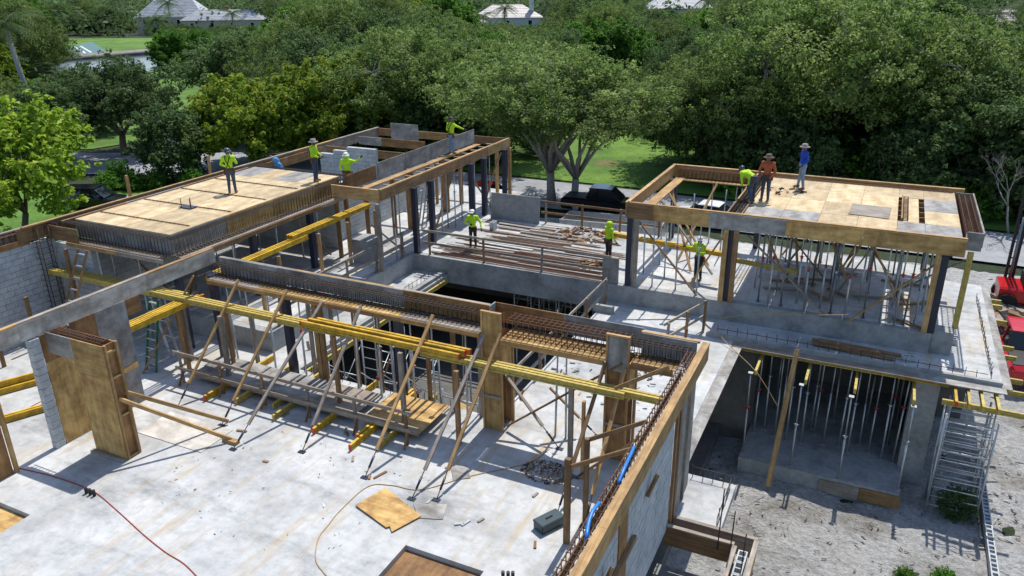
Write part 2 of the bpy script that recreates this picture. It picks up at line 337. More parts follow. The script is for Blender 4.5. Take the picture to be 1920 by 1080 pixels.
def blockwall(name,axis,fixed,a0,a1,z0,z1,parent=H,skip=None,n0=0):
    if axis=='x': wl=box(name,a0+.01,a1-.01,fixed-.085,fixed+.085,z0+.005,z1-.012,'mortar',parent)
    else: wl=box(name,fixed-.085,fixed+.085,a0+.01,a1-.01,z0+.005,z1-.012,'mortar',parent)
    r=0;z=z0
    while z<z1-.1:
        a=a0
        if r%2: segs=[(a0,.2)]; a=a0+.2
        else: segs=[]
        while a<a1-.3: segs.append((a,.4)); a+=.4
        if a<a1-.1: segs.append((a,.2))
        for s,L in segs:
            if skip and skip(s,z): continue
            c=s+L/2; p=(c,fixed,z+.1) if axis=='x' else (fixed,c,z+.1)
            M=Matrix.Translation((p[0]+random.uniform(-.003,.003),p[1]+random.uniform(-.003,.003),p[2]))
            if axis=='y': M=M@Matrix.Rotation(R(90),4,'Z')
            link('block',BLK if L==.4 else HALF,'block',wl,M)
        r+=1; z+=.2
    return wl
blockwall('block_wall','y',-26.1,8.5,16.5,.0,3.4)
blockwall('block_wall','x',16.6,-26.0,-24.2,.0,3.2)
blockwall('block_wall','y',-25.8,17.8,25.8,.74,3.54)
blockwall('block_wall','x',25.9,-25.7,-20.9,.74,3.54)
blockwall('block_wall','y',-21.7,26.8,35.6,.74,3.34)
blockwall('block_wall','y',-3.26,11.2,14.4,.0,3.2)
blockwall('block_wall','y',-3.26,7.0,10.6,.0,3.2)
wl=None
for k in range(16):
    if wl is None: wl=box('block_pier',-19.05,-18.91,10.75,10.93,.003,3.2,'mortar',H)
    link('block',HALF,'block',wl,Matrix.Translation((-18.98+.004*(k%3-1),10.84+.006*(k%2),k*.2+.1))@Matrix.Scale(1.3,4,(0,1,0)))
# stepped wall up inside the far roof formwork: one wall per step
blockwall('block_wall','x',29.0,-22.5,-20.9,2.94,4.54)
blockwall('block_wall','x',29.0,-23.3,-22.5,2.94,4.34)
blockwall('block_wall','x',29.0,-24.1,-23.3,2.94,4.14)
# hollow foundation blocks by the right edge of the lot and inside the form box
def hollow():
    v=[];f=[]
    def bx(x0,x1,y0,y1,z0,z1):
        b0=len(v); v.extend([(x0,y0,z0),(x1,y0,z0),(x1,y1,z0),(x0,y1,z0),(x0,y0,z1),(x1,y0,z1),(x1,y1,z1),(x0,y1,z1)])
        f.extend([tuple(b0+i for i in q) for q in ((0,3,2,1),(4,5,6,7),(0,1,5,4),(1,2,6,5),(2,3,7,6),(3,0,4,7))])
    bx(-.195,.195,-.1,-.068,-.1,.1); bx(-.195,.195,.068,.1,-.1,.1)
    for x in (-.178,0,.178): bx(x-.017,x+.017,-.068,.068,-.099,.099)
    bx(-.16,.16,-.067,.067,-.1,-.09)
    m=bpy.data.meshes.new('hollow'); m.from_pydata(v,[],f); return m
HB=hollow()
wl=box('foundation_block_wall',4.43,4.57,18.2,27.0,-4.3,-3.91,'mortar',H)
for k in range(22):
    link('block',HB,'block',wl,Matrix.Translation((4.5,18.4+k*.4,-3.8))@Matrix.Rotation(R(90),4,'Z'))
wl=box('form_box_block_wall',-1.62,-1.3,11.6,14.4,-.9,-.22,'mortar',H)
for k in range(7): link('block',HB,'block',wl,Matrix.Translation((-1.46,11.8+k*.4,-.11))@Matrix.Rotation(R(90),4,'Z'))
box('sunken_floor',-3.3,-1.6,10,14.3,-1.1,-.95,'conc_grey',H)
# dowels standing along slab edges: each bar a part of the house
def dowels(pts,h,hook=0):
    for x,y,z in pts:
        dx,dy=random.uniform(-.03,.03),random.uniform(-.03,.03)
        tube('dowel',(x,y,z-.05),(x+dx,y+dy,z+h*random.uniform(.85,1.1)),.011,'rebar_dark',H,seg=5)
dowels([(-15.7+i*.3,17.0,0) for i in range(22)],.28)
dowels([(-4.3+i*.33,25.3,0) for i in range(25)],.34)
dowels([(4.05,25.6+i*.3,0) for i in range(24)],.25)
dowels([(-2.15,14.9+i*.25,0) for i in range(7)],.35); dowels([(-3.1+i*.25,16.6,0) for i in range(4)],.35)
dowels([(-16.5,22+i*.3,0) for i in range(14)],.3)
for y0,y1,x0,x1,z in ((25.3,25.3,-4.3,3.9,.22),(25.6,32.6,4.05,4.05,.14),(16.6,16.6,-3.1,-2.15,.3),(14.9,16.5,-2.15,-2.15,.3),(22,26,-16.5,-16.5,.22)):
    tube('tie_bar',(x0,y0,z),(x1,y1,z),.011,'rebar_dark',H,seg=5)
for i,(x,y) in enumerate(((-16.42,9.71),(-16.28,9.71),(-16.15,9.72),(-5.84,11.42),(-5.74,11.46),(-5.65,11.5))):
    tube('conduit_stub',(x,y,-.02),(x,y,.17),.04,'black',H)
# plywood in the two floor recesses
tag(box('recess_panel',-8.24,-6.31,8.51,11.42,-.16,-.13,'ply_brown'),'brown plywood panel filling the sunken floor opening at the bottom edge','panel')
tag(box('recess_panel',-20.98,-16.91,6.51,8.57,-.16,-.13,'ply_fresh'),'tan plywood panel in the floor opening at the left edge','panel')
# ---------------- formwork, cages, shores ----------------
def mesh_ring(a,b_,r,seg=4):
    k=('ring',round(a,3),round(b_,3),r)
    if k in CACHE: return CACHE[k]
    P=[(-a/2,-b_/2),(a/2,-b_/2),(a/2,b_/2),(-a/2,b_/2)]
    pts=[(0,p[0],p[1]) for p in P]
    m=tubes_mesh('stirrup',[([pts[i],pts[(i+1)%4]],r) for i in range(4)],4); CACHE[k]=m; return m
def cage(p,q,wd,h,n,label,mat='rust',nb=3,th=1.0):
    """p,q: ends of the cage's bottom centre line"""
    M,L=axisM(p,q); o=root('rebar_cage',p,label,'rebar cage','reinforcement cages in the beam forms')
    rg=mesh_ring(wd,h,.010*th)
    up=Vector((0,0,h/2))
    for i in range(n):
        T=M.copy(); T.translation=Vector(p).lerp(Vector(q),(i+.5)/n)+up
        link('stirrup',rg,mat,o,T@Matrix.Rotation(random.uniform(-.05,.05),4,'Z'))
    y=M.to_3x3()@Vector((0,1,0))
    for zz in (0,h):
        for k in range(nb):
            off=y*(wd*(k/(nb-1)-.5)*.86)+Vector((0,0,zz+(.012 if zz==0 else -.012)))
            tube('bar',Vector(p)+off,Vector(q)+off,.014*th,mat,o,seg=5)
    return o
def form(loc,label,cat='formwork'): return root('beam_form',loc,label,cat,'timber beam forms')
def run(name,p,q,wd,h,mats,parent,maxlen=3.0):
    """a run of boards butted end to end, each board an object"""
    p=Vector(p);q=Vector(q); L=(q-p).length; n=max(1,math.ceil(L/maxlen)); c=[0]+sorted((i+random.uniform(-.2,.2))/n for i in range(1,n))+[1]
    for i in range(n):
        a=p.lerp(q,c[i]); b_=p.lerp(q,c[i+1]); d=(b_-a).normalized()*.003
        beam(name,a+d,b_-d,wd,h,random.choice(mats),parent)
FR=['lumber_fresh','lumber_fresh','lumber_brown']; GR=['lumber_grey','lumber_grey','lumber_brown']; MIXW=['lumber_fresh','lumber_grey','lumber_brown']
# front beam, left run
f=form((-14,16.8,2.9),'long front beam form with grey back board, left of the column forms')
[run('back_board',(a_,17.02,3.22),(b_,17.02,3.22),.03,.54,[m_],f,9) for a_,b_,m_ in ((-18.7,-16.3,'ply_grey'),(-16.3,-13.9,'ply_grey'),(-13.9,-11.7,'ply_grey'),(-11.7,-8.95,'ply_brown'))]
run('top_runner',(-18.7,17.08,3.47),(-8.95,17.08,3.47),.09,.05,['lumber_fresh','lumber_grey'],f,4)
run('soffit_board',(-18.7,16.7,2.93),(-8.95,16.7,2.93),.58,.03,['lumber_fresh','ply_fresh','lumber_grey'],f,2.5)
run('ledger',(-18.7,16.4,2.86),(-8.95,16.4,2.86),.045,.13,['lumber_fresh','lumber_fresh','lumber_brown'],f,3.2)
cage((-18.75,16.78,2.96),(-8.95,16.78,2.96),.3,.42,66,'long rusty rebar cage in the front beam, left of the tan column form','rebar_dark')
f=form((-7,16.9,2.9),'short front beam form with wide cage between the two column forms')
run('back_board',(-8.9,17.32,3.2),(-4.75,17.32,3.2),.03,.56,['ply_grey','ply_brown'],f)
run('soffit_board',(-8.33,16.85,2.86),(-5.46,16.85,2.86),.8,.03,['ply_fresh'],f,1.5)
run('ledger',(-8.33,16.42,2.78),(-5.46,16.42,2.78),.05,.14,['lumber_fresh','lumber_grey'],f,1.6)
box('end_board',-8.93,-8.9,16.95,17.3,3.0,3.5,'ply_grey',f)
cage((-8.3,16.88,2.9),(-4.9,16.88,2.9),.56,.45,22,'wide rusty rebar cage between the two column forms','rust',4)
f=form((-4.2,16.8,2.9),'front beam form end piece meeting the right-hand beam at the corner')
run('back_board',(-4.72,17.05,3.2),(-3.35,17.05,3.2),.03,.55,['ply_grey'],f); run('top_runner',(-4.75,17.12,3.47),(-3.3,17.12,3.47),.1,.05,['lumber_fresh'],f)
run('soffit_board',(-4.8,16.75,2.9),(-3.7,16.75,2.9),.55,.03,['lumber_fresh'],f); run('ledger',(-4.8,16.45,2.82),(-3.75,16.45,2.82),.05,.14,['lumber_brown'],f)
cage((-4.85,16.8,2.95),(-3.45,16.8,2.95),.3,.42,10,'short rusty rebar cage at the front right corner','rebar_dark')
# right-hand beam running to the camera
f=form((-3.3,11,2.9),'right-hand beam form with thick tan outer plank running toward the viewer')
run('outer_plank',(-3.09,3.0,3.3),(-3.09,17.0,3.3),.07,.40,['lumber_fresh'],f,4.5)
run('top_runner',(-3.13,3.0,3.52),(-3.13,17.02,3.52),.17,.04,['lumber_fresh'],f,4)
run('inner_board',(-3.54,3.0,2.98),(-3.54,16.3,2.98),.03,.16,['yellow_worn','ply_fresh','lumber_grey'],f,3)
cage((-3.38,3.0,3.02),(-3.38,16.6,3.02),.2,.42,72,'rusty rebar cage lying inside the right-hand beam form','rust')
# wall form boards on the outside of the right wall
f=root('wall_form',(-3.25,15,0),'vertical timbers and grey wall form panels outside the right-hand wall','formwork')
for y,w_,m_,x in ((14.52,.12,'lumber_brown',-3.14),(14.72,.14,'lumber_brown',-3.12),(15.15,.55,'ply_grey',-3.17),(15.62,.1,'lumber_grey',-3.13),(15.98,.5,'ply_grey',-3.17)):
    box('panel' if w_>.3 else 'stud',x-.03,x+.03,y-w_/2,y+w_/2,.0,3.09,m_,f)
box('panel',-3.18,-3.15,10.65,11.15,0,3.05,'ply_brown',f)
for z in (.9,1.9): box('batten',-3.145,-3.07,10.3,11.5,z,z+.1,'lumber_brown',f)
for k,(y,z) in enumerate(((12.3,2.3),(9.6,2.2))): beam('wall_tie',(-3.13,y,z),(-3.02,y+.3,z+.35),.05,.09,'lumber_brown',f)
# form box at the lower right
f=root('form_box',(-2.4,14.4,0),'open timber form box beside the right-hand wall','formwork')
for x0,y0,x1,y1,m_ in ((-3.2,14.72,-1.22,14.72,'lumber_grey'),(-3.2,14.36,-1.66,14.36,'lumber_brown'),(-1.64,14.3,-1.64,11,'lumber_fresh'),(-1.24,14.66,-1.24,11,'lumber_fresh')):
    beam('side_plank',(x0,y0,-.15),(x1,y1,-.15),.05,.5,m_,f); beam('cap',(x0,y0,.12),(x1,y1,.12),.1,.04,'lumber_grey',f)
# left fascia and the plywood wall forms under it
f=form((-18.95,13,3.3),'long grey fascia plank over the plywood wall forms at left')
run('fascia_plank',(-18.97,4.5,3.47),(-18.97,17.1,3.47),.05,.46,['ply_weathered'],f,3.4)
run('top_runner',(-19.02,4.5,3.72),(-19.02,17.1,3.72),.14,.04,['lumber_grey','lumber_fresh'],f,4)
f=root('wall_form',(-18.9,12.3,0),'tan and grey plywood wall form under the long grey fascia at left','formwork')
box('panel',-18.93,-18.90,11.0,11.85,0,2.45,'ply_fresh',f); box('panel',-18.93,-18.90,11.0,11.75,2.46,3.24,'ply_brown',f)
box('panel',-18.95,-18.92,11.86,12.6,1.5,3.24,'ply_brown',f); box('panel',-18.95,-18.92,12.61,13.6,1.3,3.24,'ply_grey',f); box('panel',-18.95,-18.92,12.61,13.6,0,1.12,'ply_grey',f)
box('panel',-18.94,-18.91,12.61,13.6,1.13,1.29,'ply_fresh',f); box('panel',-18.95,-18.92,13.61,14.1,2.75,3.24,'ply_brown',f)
box('panel',-18.95,-18.92,11.86,12.6,0,1.49,'ply_fresh',f)
f=root('wall_form',(-17.3,11.35,0),'free-standing tan plywood wing wall form with open stud end','formwork')
box('panel',-17.9,-16.72,11.13,11.16,.0,2.35,'ply_fresh',f); box('panel',-17.9,-16.72,11.13,11.16,2.36,3.3,'ply_fresh',f)
box('panel',-18.88,-17.9,11.13,11.16,2.7,3.3,'ply_grey',f)
box('panel',-17.9,-16.72,11.56,11.59,.0,3.25,'ply_brown',f)
box('end_board',-16.80,-16.77,11.17,11.55,.0,3.28,'ply_brown',f)
for y in (11.20,11.52): box('stud',-16.76,-16.68,y-.03,y+.03,.0,3.3,'lumber_fresh',f)
for z in (.02,1.25,2.35,3.05): box('batten',-16.765,-16.70,11.24,11.48,z,z+.05,'lumber_fresh',f)
beam('base_plate',(-17.95,11.05,.03),(-16.75,11.05,.03),.12,.05,'lumber_grey',f)
cage((-18.8,11.36,3.1),(-16.9,11.36,3.1),.28,.22,16,'short rebar cage in the top of the plywood wing wall','rust')
f=root('wall_form',(-19,9.3,0),'brown timber column form at the left edge of the floor','formwork')
box('panel',-19.2,-18.9,8.9,9.5,0,3.1,'ply_brown',f); box('stud',-18.9,-18.83,9.52,9.62,0,3.15,'lumber_fresh',f); box('stud',-18.88,-18.82,9.0,9.08,0,3.15,'lumber_brown',f)
# two column forms
for x0,nm,mt in ((-8.94,'tan plywood column form under the front beam, wide cage starting at its right','ply_fresh'),(-5.45,'second column form with grey upper panel, near the front right corner','ply_brown')):
    f=root('column_form',(x0+.3,16.8,0),nm,'formwork','column forms')
    box('front_panel',x0+.05,x0+.55,16.50,16.53,.0,2.55,mt,f); box('front_panel',x0+.05,x0+.55,16.50,16.53,2.56,3.5,'ply_fresh' if mt=='ply_fresh' else 'ply_grey',f)
    for x in (x0,x0+.56): box('stud',x,x+.05,16.46,16.52,0,3.52,'lumber_fresh',f)
    box('top_plate',x0,x0+.61,16.45,16.53,3.525,3.57,'lumber_fresh',f)
    box('rear_panel',x0+.05,x0+.55,17.1,17.13,0,2.85,'ply_brown',f)
    box('side_panel',x0+.58,x0+.61,16.56,17.09,1.75,2.8,'ply_fresh',f); box('stud',x0+.57,x0+.64,17.08,17.16,0,2.85,'lumber_fresh',f)
    for z in (1.0,1.9): box('batten',x0+.06,x0+.55,16.46,16.495,z,z+.09,'lumber_grey',f)
    for k in range(4): tube('column_bar',(x0+.15+.3*(k%2),16.65+.3*(k//2),0),(x0+.15+.3*(k%2),16.65+.3*(k//2),3.4),.013,'rust',f,seg=5)
# ---- left roof deck ----
DZ=4.0
f=root('roof_deck_form',(-23,21,3.3),'large tan plywood roof deck form at left with rebar along its edges','formwork')
xs=[-25.3,-24.08,-22.86,-21.64,-20.66]; ys=[16.95,19.38,21.82,24.26,25.85]
for i in range(4):
    for j in range(4):
        box('plywood_sheet',xs[i]+.004,xs[i+1]-.004,ys[j]+.004,ys[j+1]-.004,DZ-.02+random.uniform(0,.004),DZ+random.uniform(0,.004),'ply_grey' if (i,j) in ((0,3),(2,3)) else 'ply_deck',f)
for j in range(4):
    box('edge_panel',-20.67,-20.645,ys[j]+.01,ys[j+1]-.01,3.32,DZ-.025,'ply_fresh' if j else 'ply_weathered',f)
    box('edge_panel',xs[j]+.01,xs[j+1]-.01,16.93,16.955,3.36,DZ-.025,'ply_grey',f)
run('ledge_plank',(-20.38,16.8,3.30),(-20.38,25.8,3.30),.5,.04,['lumber_grey','lumber_fresh'],f,2.4)
run('ledge_ledger',(-20.11,16.8,3.22),(-20.11,25.8,3.22),.05,.14,['lumber_grey','lumber_brown'],f,2.4)
run('ledge_plank',(-25.2,16.65,3.34),(-20.7,16.65,3.34),.5,.04,['lumber_grey'],f,3); run('ledge_ledger',(-25.2,16.38,3.26),(-20.5,16.38,3.26),.05,.14,['lumber_fresh','lumber_grey'],f,3)
run('outer_board',(-25.95,15.2,3.75),(-25.95,36.3,3.75),.04,.5,MIXW,f,3.2); run('top_runner',(-25.9,15.4,4.02),(-25.9,36.3,4.02),.13,.05,['lumber_fresh','lumber_grey'],f,3.6)
run('inner_runner',(-25.36,16.5,4.02),(-25.36,25.5,4.02),.1,.05,MIXW,f,3)
for x in range(9): beam('joist',(-25.3,17.4+x*.95,3.86),(-20.7,17.4+x*.95,3.86),.05,.2,'lumber_brown',f)
cage((-20.38,16.7,3.34),(-20.38,25.8,3.34),.26,.62,56,'tall rebar cage along the right edge of the left roof deck','rebar_dark')
cage((-25.3,16.62,3.38),(-20.5,16.62,3.38),.24,.62,30,'rebar cage along the near edge of the left roof deck','rebar_dark')
cage((-25.65,16.3,3.55),(-25.65,25.8,3.55),.3,.42,48,'rebar cage along the street edge of the left roof deck','rebar_dark')
cage((-25.3,26.05,3.6),(-20.4,26.05,3.6),.24,.42,28,'rebar cage along the rear edge of the left roof deck','rebar_dark')
for k,y in enumerate((17.9,19.8,21.6,23.4)):
    cage((-25.2,y,4.01),(-20.8,y,4.01),.06,.03,22,'thin rebar mat strip lying on the left roof deck, %s from the near edge'%ORD[k],'rust',2,.5)
o=root('embed_plate',(-22.7,19.6,4),'dark steel plate with upright bolts lying on the left roof deck','plate')
box('plate',-23.0,-22.4,19.45,19.8,4.03,4.05,'navy',o)
for x,y in ((-22.9,19.5),(-22.7,19.75),(-22.5,19.55)): tube('bolt',(x,y,4.05),(x,y,4.36),.015,'rust',o)
for k,(y,h) in enumerate(((19.8,1.0),(23.9,.95))):
    tag(box('stake',-26.05,-25.97,y,y+.1,3.4,4.4+h*.45,'lumber_fresh'),('tan upright board nailed to the outer edge of the left deck, nearer the viewer','tan upright board nailed to the outer edge of the left deck, farther back')[k],'board','upright boards')
# left side wall top form
f=form((-26,13,3.5),'weathered form on top of the block wall at the left edge')
run('outer_board',(-26.24,6,3.65),(-26.24,16.2,3.65),.04,.5,GR,f); run('top_runner',(-26.2,6,3.93),(-26.2,16.3,3.93),.14,.05,GR,f); run('back_board',(-26.1,16.3,3.65),(-24.4,16.3,3.65),.04,.5,GR,f)
run('inner_board',(-25.97,6,3.5),(-25.97,15.6,3.5),.03,.2,['ply_fresh','ply_brown'],f)
cage((-26.1,6,3.5),(-26.1,16.1,3.5),.2,.36,46,'rebar cage on top of the block wall at the left edge','rust')
o=root('rebar_cage',(-25.9,15.95,0),'tall dark column cage standing beside the left block wall','rebar cage','reinforcement cages in the beam forms')
for k in range(18): link('stirrup',mesh_ring(.45,.45,.010),'rebar_dark',o,Matrix.Translation((-25.9,15.98,.2+k*.2))@Matrix.Rotation(R(90),4,'Y'))
for a in (-.2,0,.2):
    for b_ in (-.2,.2): tube('bar',(-25.9+a,15.98+b_,0),(-25.9+a,15.98+b_,3.9),.015,'rebar_dark',o,seg=5)
# ---- far roof form ----
f=root('roof_form',(-22,31,3.5),'far open roof form of tan planks above dark steel columns','formwork')
run('fascia',(-17.62,24.5,3.8),(-17.62,36.2,3.8),.06,.4,['lumber_fresh','lumber_brown','lumber_grey'],f,3); run('top_runner',(-17.66,24.5,4.02),(-17.66,36.2,4.02),.12,.04,['lumber_fresh'],f,4)
run('fascia',(-20.0,24.5,3.75),(-17.65,24.5,3.75),.06,.46,['lumber_fresh'],f); run('top_runner',(-20.0,24.5,4.0),(-17.7,24.5,4.0),.1,.04,['lumber_fresh'],f)
run('fascia',(-25.9,36.25,3.8),(-17.65,36.25,3.8),.06,.4,FR,f)
run('walk_plank',(-18.75,25.0,3.86),(-18.75,34.8,3.86),.32,.05,['lumber_fresh'],f,3.4)
run('side_form',(-19.4,26.9,4.1),(-19.4,35.6,4.1),.03,.72,['ply_grey'],f,2.44); run('side_form',(-19.42,24.8,4.08),(-19.42,26.8,4.08),.03,.6,['ply_brown'],f,2.44)
run('cross_form',(-25.2,33.5,3.85),(-21.1,33.5,3.85),.05,.42,['lumber_brown','ply_brown','ply_grey'],f,2); run('cross_form',(-25.4,31.0,3.8),(-19.5,31.0,3.8),.05,.4,['lumber_brown'],f,3)
box('upright_form',-23.9,-22.2,34.6,34.64,3.8,4.65,'ply_grey',f)
run('inner_form',(-25.2,26.5,3.85),(-25.2,30.5,3.85),.04,.4,['ply_grey','ply_brown'],f,1.6)
for k in range(13): beam('spreader',(-18.6,25.2+k*.85,3.8),(-17.7,25.2+k*.85,3.8),.09,.04,'lumber_grey',f)
cage((-18.2,24.8,3.45),(-18.2,26.2,3.45),.22,.3,6,'small rebar cage in the near end of the far roof form','rust')
run('soffit_board',(-18.1,24.6,3.55),(-18.1,36.2,3.55),.8,.03,['ply_fresh','lumber_grey'],f)
# ---- right roof deck ----
f=root('roof_deck_form',(-2.5,30,3.4),'right roof deck form with long tan front fascia and half-open plywood top','formwork')
[run('fascia',(a_,26.6,3.72),(b_,26.6,3.72),.06,.56,[m_],f,9) for a_,b_,m_ in ((-8.2,-7.2,'lumber_brown'),(-7.2,-5.2,'ply_fresh'),(-5.2,-2.6,'ply_grey'),(-2.6,-.2,'ply_fresh'),(-.2,2.75,'ply_fresh'))]; run('top_runner',(-8.2,26.66,4.02),(2.75,26.66,4.02),.12,.04,['lumber_fresh'],f,3.5)
run('rear_fascia',(-8.2,33.5,3.72),(3.0,33.5,3.72),.06,.5,['lumber_fresh','lumber_brown'],f,3); run('rear_runner',(-8.2,33.5,4.0),(3.0,33.5,4.0),.14,.05,['lumber_fresh'],f,3.4)
run('left_fascia',(-8.22,26.6,3.75),(-8.22,33.5,3.75),.06,.48,['lumber_fresh'],f,3.4); run('left_runner',(-8.2,26.6,4.02),(-8.2,33.5,4.02),.14,.04,['lumber_fresh'],f,3.5)
run('left_soffit',(-7.85,26.8,3.5),(-7.85,33.4,3.5),.4,.04,['lumber_fresh'],f,3); run('rear_soffit',(-8.0,33.15,3.48),(-4.5,33.15,3.48),.5,.04,['lumber_fresh'],f,3)
run('inner_beam_side',(-4.62,26.8,3.78),(-4.62,33.2,3.78),.05,.45,['lumber_fresh','lumber_brown'],f,3); run('inner_beam_side',(-4.15,26.8,3.78),(-4.15,33.2,3.78),.04,.4,['lumber_brown'],f,3)
xs=[-4.13,-2.9,-1.68,-.46,.76,1.6,2.66]; ys=[26.72,28.4,30.1,31.8,33.3]
for i in range(6):
    for j in range(4):
        if i==4 and j in (1,2): continue
        box('plywood_sheet',xs[i]+.004,xs[i+1]-.004,ys[j]+.004,ys[j+1]-.004,3.86+random.uniform(0,.004),3.885+random.uniform(0,.004),'ply_grey' if (i,j) in ((5,0),(5,2),(0,0),(1,0),(4,0)) else 'ply_deck',f)
run('deck_strip',(1.17,28.42,3.87),(1.17,31.78,3.87),.5,.02,['ply_deck'],f,2)
box('trench_side',.86,.9,28.45,31.75,3.885,4.0,'lumber_fresh',f)
run('right_fascia',(3.26,27.6,3.75),(3.26,33.0,3.75),.05,.5,['lumber_fresh','lumber_grey'],f,2.6); run('right_end',(2.8,27.55,3.7),(3.26,27.55,3.7),.05,.6,['ply_grey'],f); run('right_end',(2.7,33.1,3.75),(3.3,33.1,3.75),.05,.4,['lumber_grey'],f)
for k in range(9): beam('joist',(-4.1,27.2+k*.7,3.76),(2.6,27.2+k*.7,3.76),.05,.18,'lumber_brown',f)
cage((-4.38,26.9,3.6),(-4.38,33.2,3.6),.3,.36,34,'rebar cage in the beam beside the open bay of the right deck','rebar_dark')
cage((-3.9,26.86,3.9),(2.6,26.86,3.9),.12,.08,44,'low rebar strip along the front of the right roof deck','rebar_dark',2)
cage((-8.0,33.25,3.5),(2.6,33.25,3.5),.22,.42,60,'rebar cage along the rear edge of the right roof deck','rust')
cage((2.98,27.7,3.55),(2.98,33.0,3.55),.42,.36,34,'rebar cage along the right end of the right roof deck','rust')
cage((1.0,28.5,3.89),(1.0,31.7,3.89),.16,.08,18,'narrow rebar strip in the slot across the right roof deck','rust',2)
# ---- shores ----
def prop(x,y,z0,z1,label,group,parts=True,lean=(0,0),mat='galv'):
    a=Vector((x,y,z0)); b_=Vector((x+lean[0],y+lean[1],z1)); c=a.lerp(b_,random.uniform(.5,.66))
    o=root('shoring_prop',a,label,'shoring prop',group)
    tube('outer_tube',a+Vector((0,0,.012)),c,.032,mat,o); tube('inner_tube',c,b_-Vector((0,0,.012)),.024,mat,o)
    link('base_plate',boxmesh(.15,.15,.012),mat,o,Matrix.Translation(a+Vector((0,0,.006))))
    if parts:
        link('head_plate',boxmesh(.15,.15,.012),mat,o,Matrix.Translation(b_-Vector((0,0,.006))))
        tube('collar',c-Vector((0,0,.05)),c+Vector((0,0,.05)),.046,random.choice(['red_paint','galv']),o)
        tube('pin_handle',c+Vector((-.09,.03,.02)),c+Vector((.09,.03,.02)),.012,'galv',o,seg=5)
    return o
def proprow(pts,z0,z1,phrase,group,parts=True,mat='galv'):
    pts=sorted(pts,key=lambda p:p[0]*.9-p[1]*-.43*.0)
    for k,(x,y) in enumerate(pts):
        prop(x,y,z0,z1,'%s prop %s, %s from left'%('dark' if mat!='galv' else 'grey',phrase,ORD[k]),group,parts,(random.uniform(-.05,.05),random.uniform(-.05,.05)),mat)
proprow([(-18.2,16.7),(-17.5,16.8),(-16.6,16.7),(-15.4,16.75),(-14.2,16.7),(-13.4,16.8),(-12.5,16.7),(-12.1,16.85),(-11.3,16.7),(-10.7,16.8),(-9.6,16.75)],.0,2.86,'under the long front beam','props under the front beam')
proprow([(-6.95,16.9),(-6.65,16.92)],0,2.8,'between the two column forms','props under the front beam')
proprow([(-24.6,16.9),(-23.7,16.9),(-22.4,16.9),(-21.3,16.8)],.0,3.26,'under the near edge of the left roof deck','props under the left deck')
for k,y in enumerate((19.6,21.8,24.2)): proprow([(-24.4,y),(-23.0,y),(-21.6,y),(-20.25,y-.5)],.74,3.3 if 0 else 3.27,'inside the left deck bay, %s row back'%ORD[k],'props under the left deck',False)
proprow([(-18.15,25.1+k*1.35) for k in range(8)],.74,3.53,'along the far roof form, inner row','props under the far roof form',False)
for k,y in enumerate((25.6,27.4,29.4,30.6,34.2,36.0)): prop(-17.8,y,.74,3.53,'grey prop beside the dark columns of the far roof form, %s back'%ORD[k],'props under the far roof form')
proprow([(-2.93,26.86),(-2.03,27.5),(-1.71,26.9),(-1.22,27.3),(-.39,26.86),(.72,26.85),(1.16,26.85),(1.77,27.3)],.74,3.6,'in the front row under the right roof deck','props under the right deck')
for k,y in enumerate((28.4,29.5,30.8,32.2)): proprow([(-3.7+i*.95+random.uniform(-.15,.15),y+random.uniform(-.2,.2)) for i in range(7)],.74,3.66,'in %s inner row under the right roof deck'%ORD[k],'props under the right deck',False,'galv_dark' if k%2 else 'galv')
proprow([(-7.2,27.0),(-6.3,27.0),(-5.5,26.95)],.74,3.44,'at the front of the open bay of the right deck','props under the right deck')
proprow([(-7.6,29.5),(-7.7,31.5),(-6.4,33.1),(-5.4,33.1)],.74,3.46,'at the rear of the open bay of the right deck','props under the right deck',False)
proprow([(-2.82,23.77),(-1.24,23.6),(.26,23.5),(2.0,23.62)],-3.5,-.47,'in the front row of the lower room','props in the lower room')
proprow([(-2.7,25.2),(-1.1,25.2),(.4,25.25),(1.05,25.5),(1.62,26.3),(1.8,25.2),(-.89,26.3)],-3.5,-.3,'in the inner row of the lower room','props in the lower room')
proprow([(-15.2,22),(-13.6,23.5),(-12.2,25.5),(-10.6,25.8),(-9.5,22),(-9.4,19.3)],-3.6,-.36,'standing in the dark floor opening','props in the floor opening',False)
# ---- scaffold towers ----
def tower(x0,x1,y0,y1,z0,z1,label,step=.33,axis='x'):
    o=root('scaffold_tower',(x0,y0,z0),label,'scaffold','shoring towers')
    P=[(x0,y0),(x1,y0),(x1,y1),(x0,y1)]
    for x,y in P: tube('leg',(x,y,z0),(x,y,z1),.03,'galv',o)
    for y in (y0,y1):
        z=z0+.35
        while z<z1-.1: tube('rung',(x0,y,z),(x1,y,z),.019,'galv',o,seg=6); z+=step
    for x in (x0,x1):
        n=max(1,int((z1-z0)/1.6)); h=(z1-z0)/n
        for k in range(n):
            tube('cross_brace',(x,y0,z0+k*h+.1),(x,y1,z0+(k+1)*h-.1),.013,'galv',o,seg=5); tube('cross_brace',(x+.03,y1,z0+k*h+.1),(x+.03,y0,z0+(k+1)*h-.1),.013,'galv',o,seg=5)
tower(2.85,4.2,23.6,24.35,-4.08,-.5,'tall galvanized scaffold tower at the right corner of the lower room')
tower(-15.2,-14.0,17.6,19.4,-3.6,.2,'scaffold tower in the floor opening nearest the slab strip',.4)
tower(-13.3,-12.2,17.7,19.5,-3.6,.3,'scaffold tower in the floor opening left of the dark column',.4)
tower(-11.3,-10.0,18.2,20.0,-3.6,-.2,'scaffold tower in the floor opening right of the dark column',.4)
for k in range(5): tower(-13.6+k*1.05,-13.6+k*1.05+.8,28.2+.3*(k%2),29.6,-3.6,-.4,'distant scaffold tower under the middle deck, %s from the left'%ORD[k],.4)
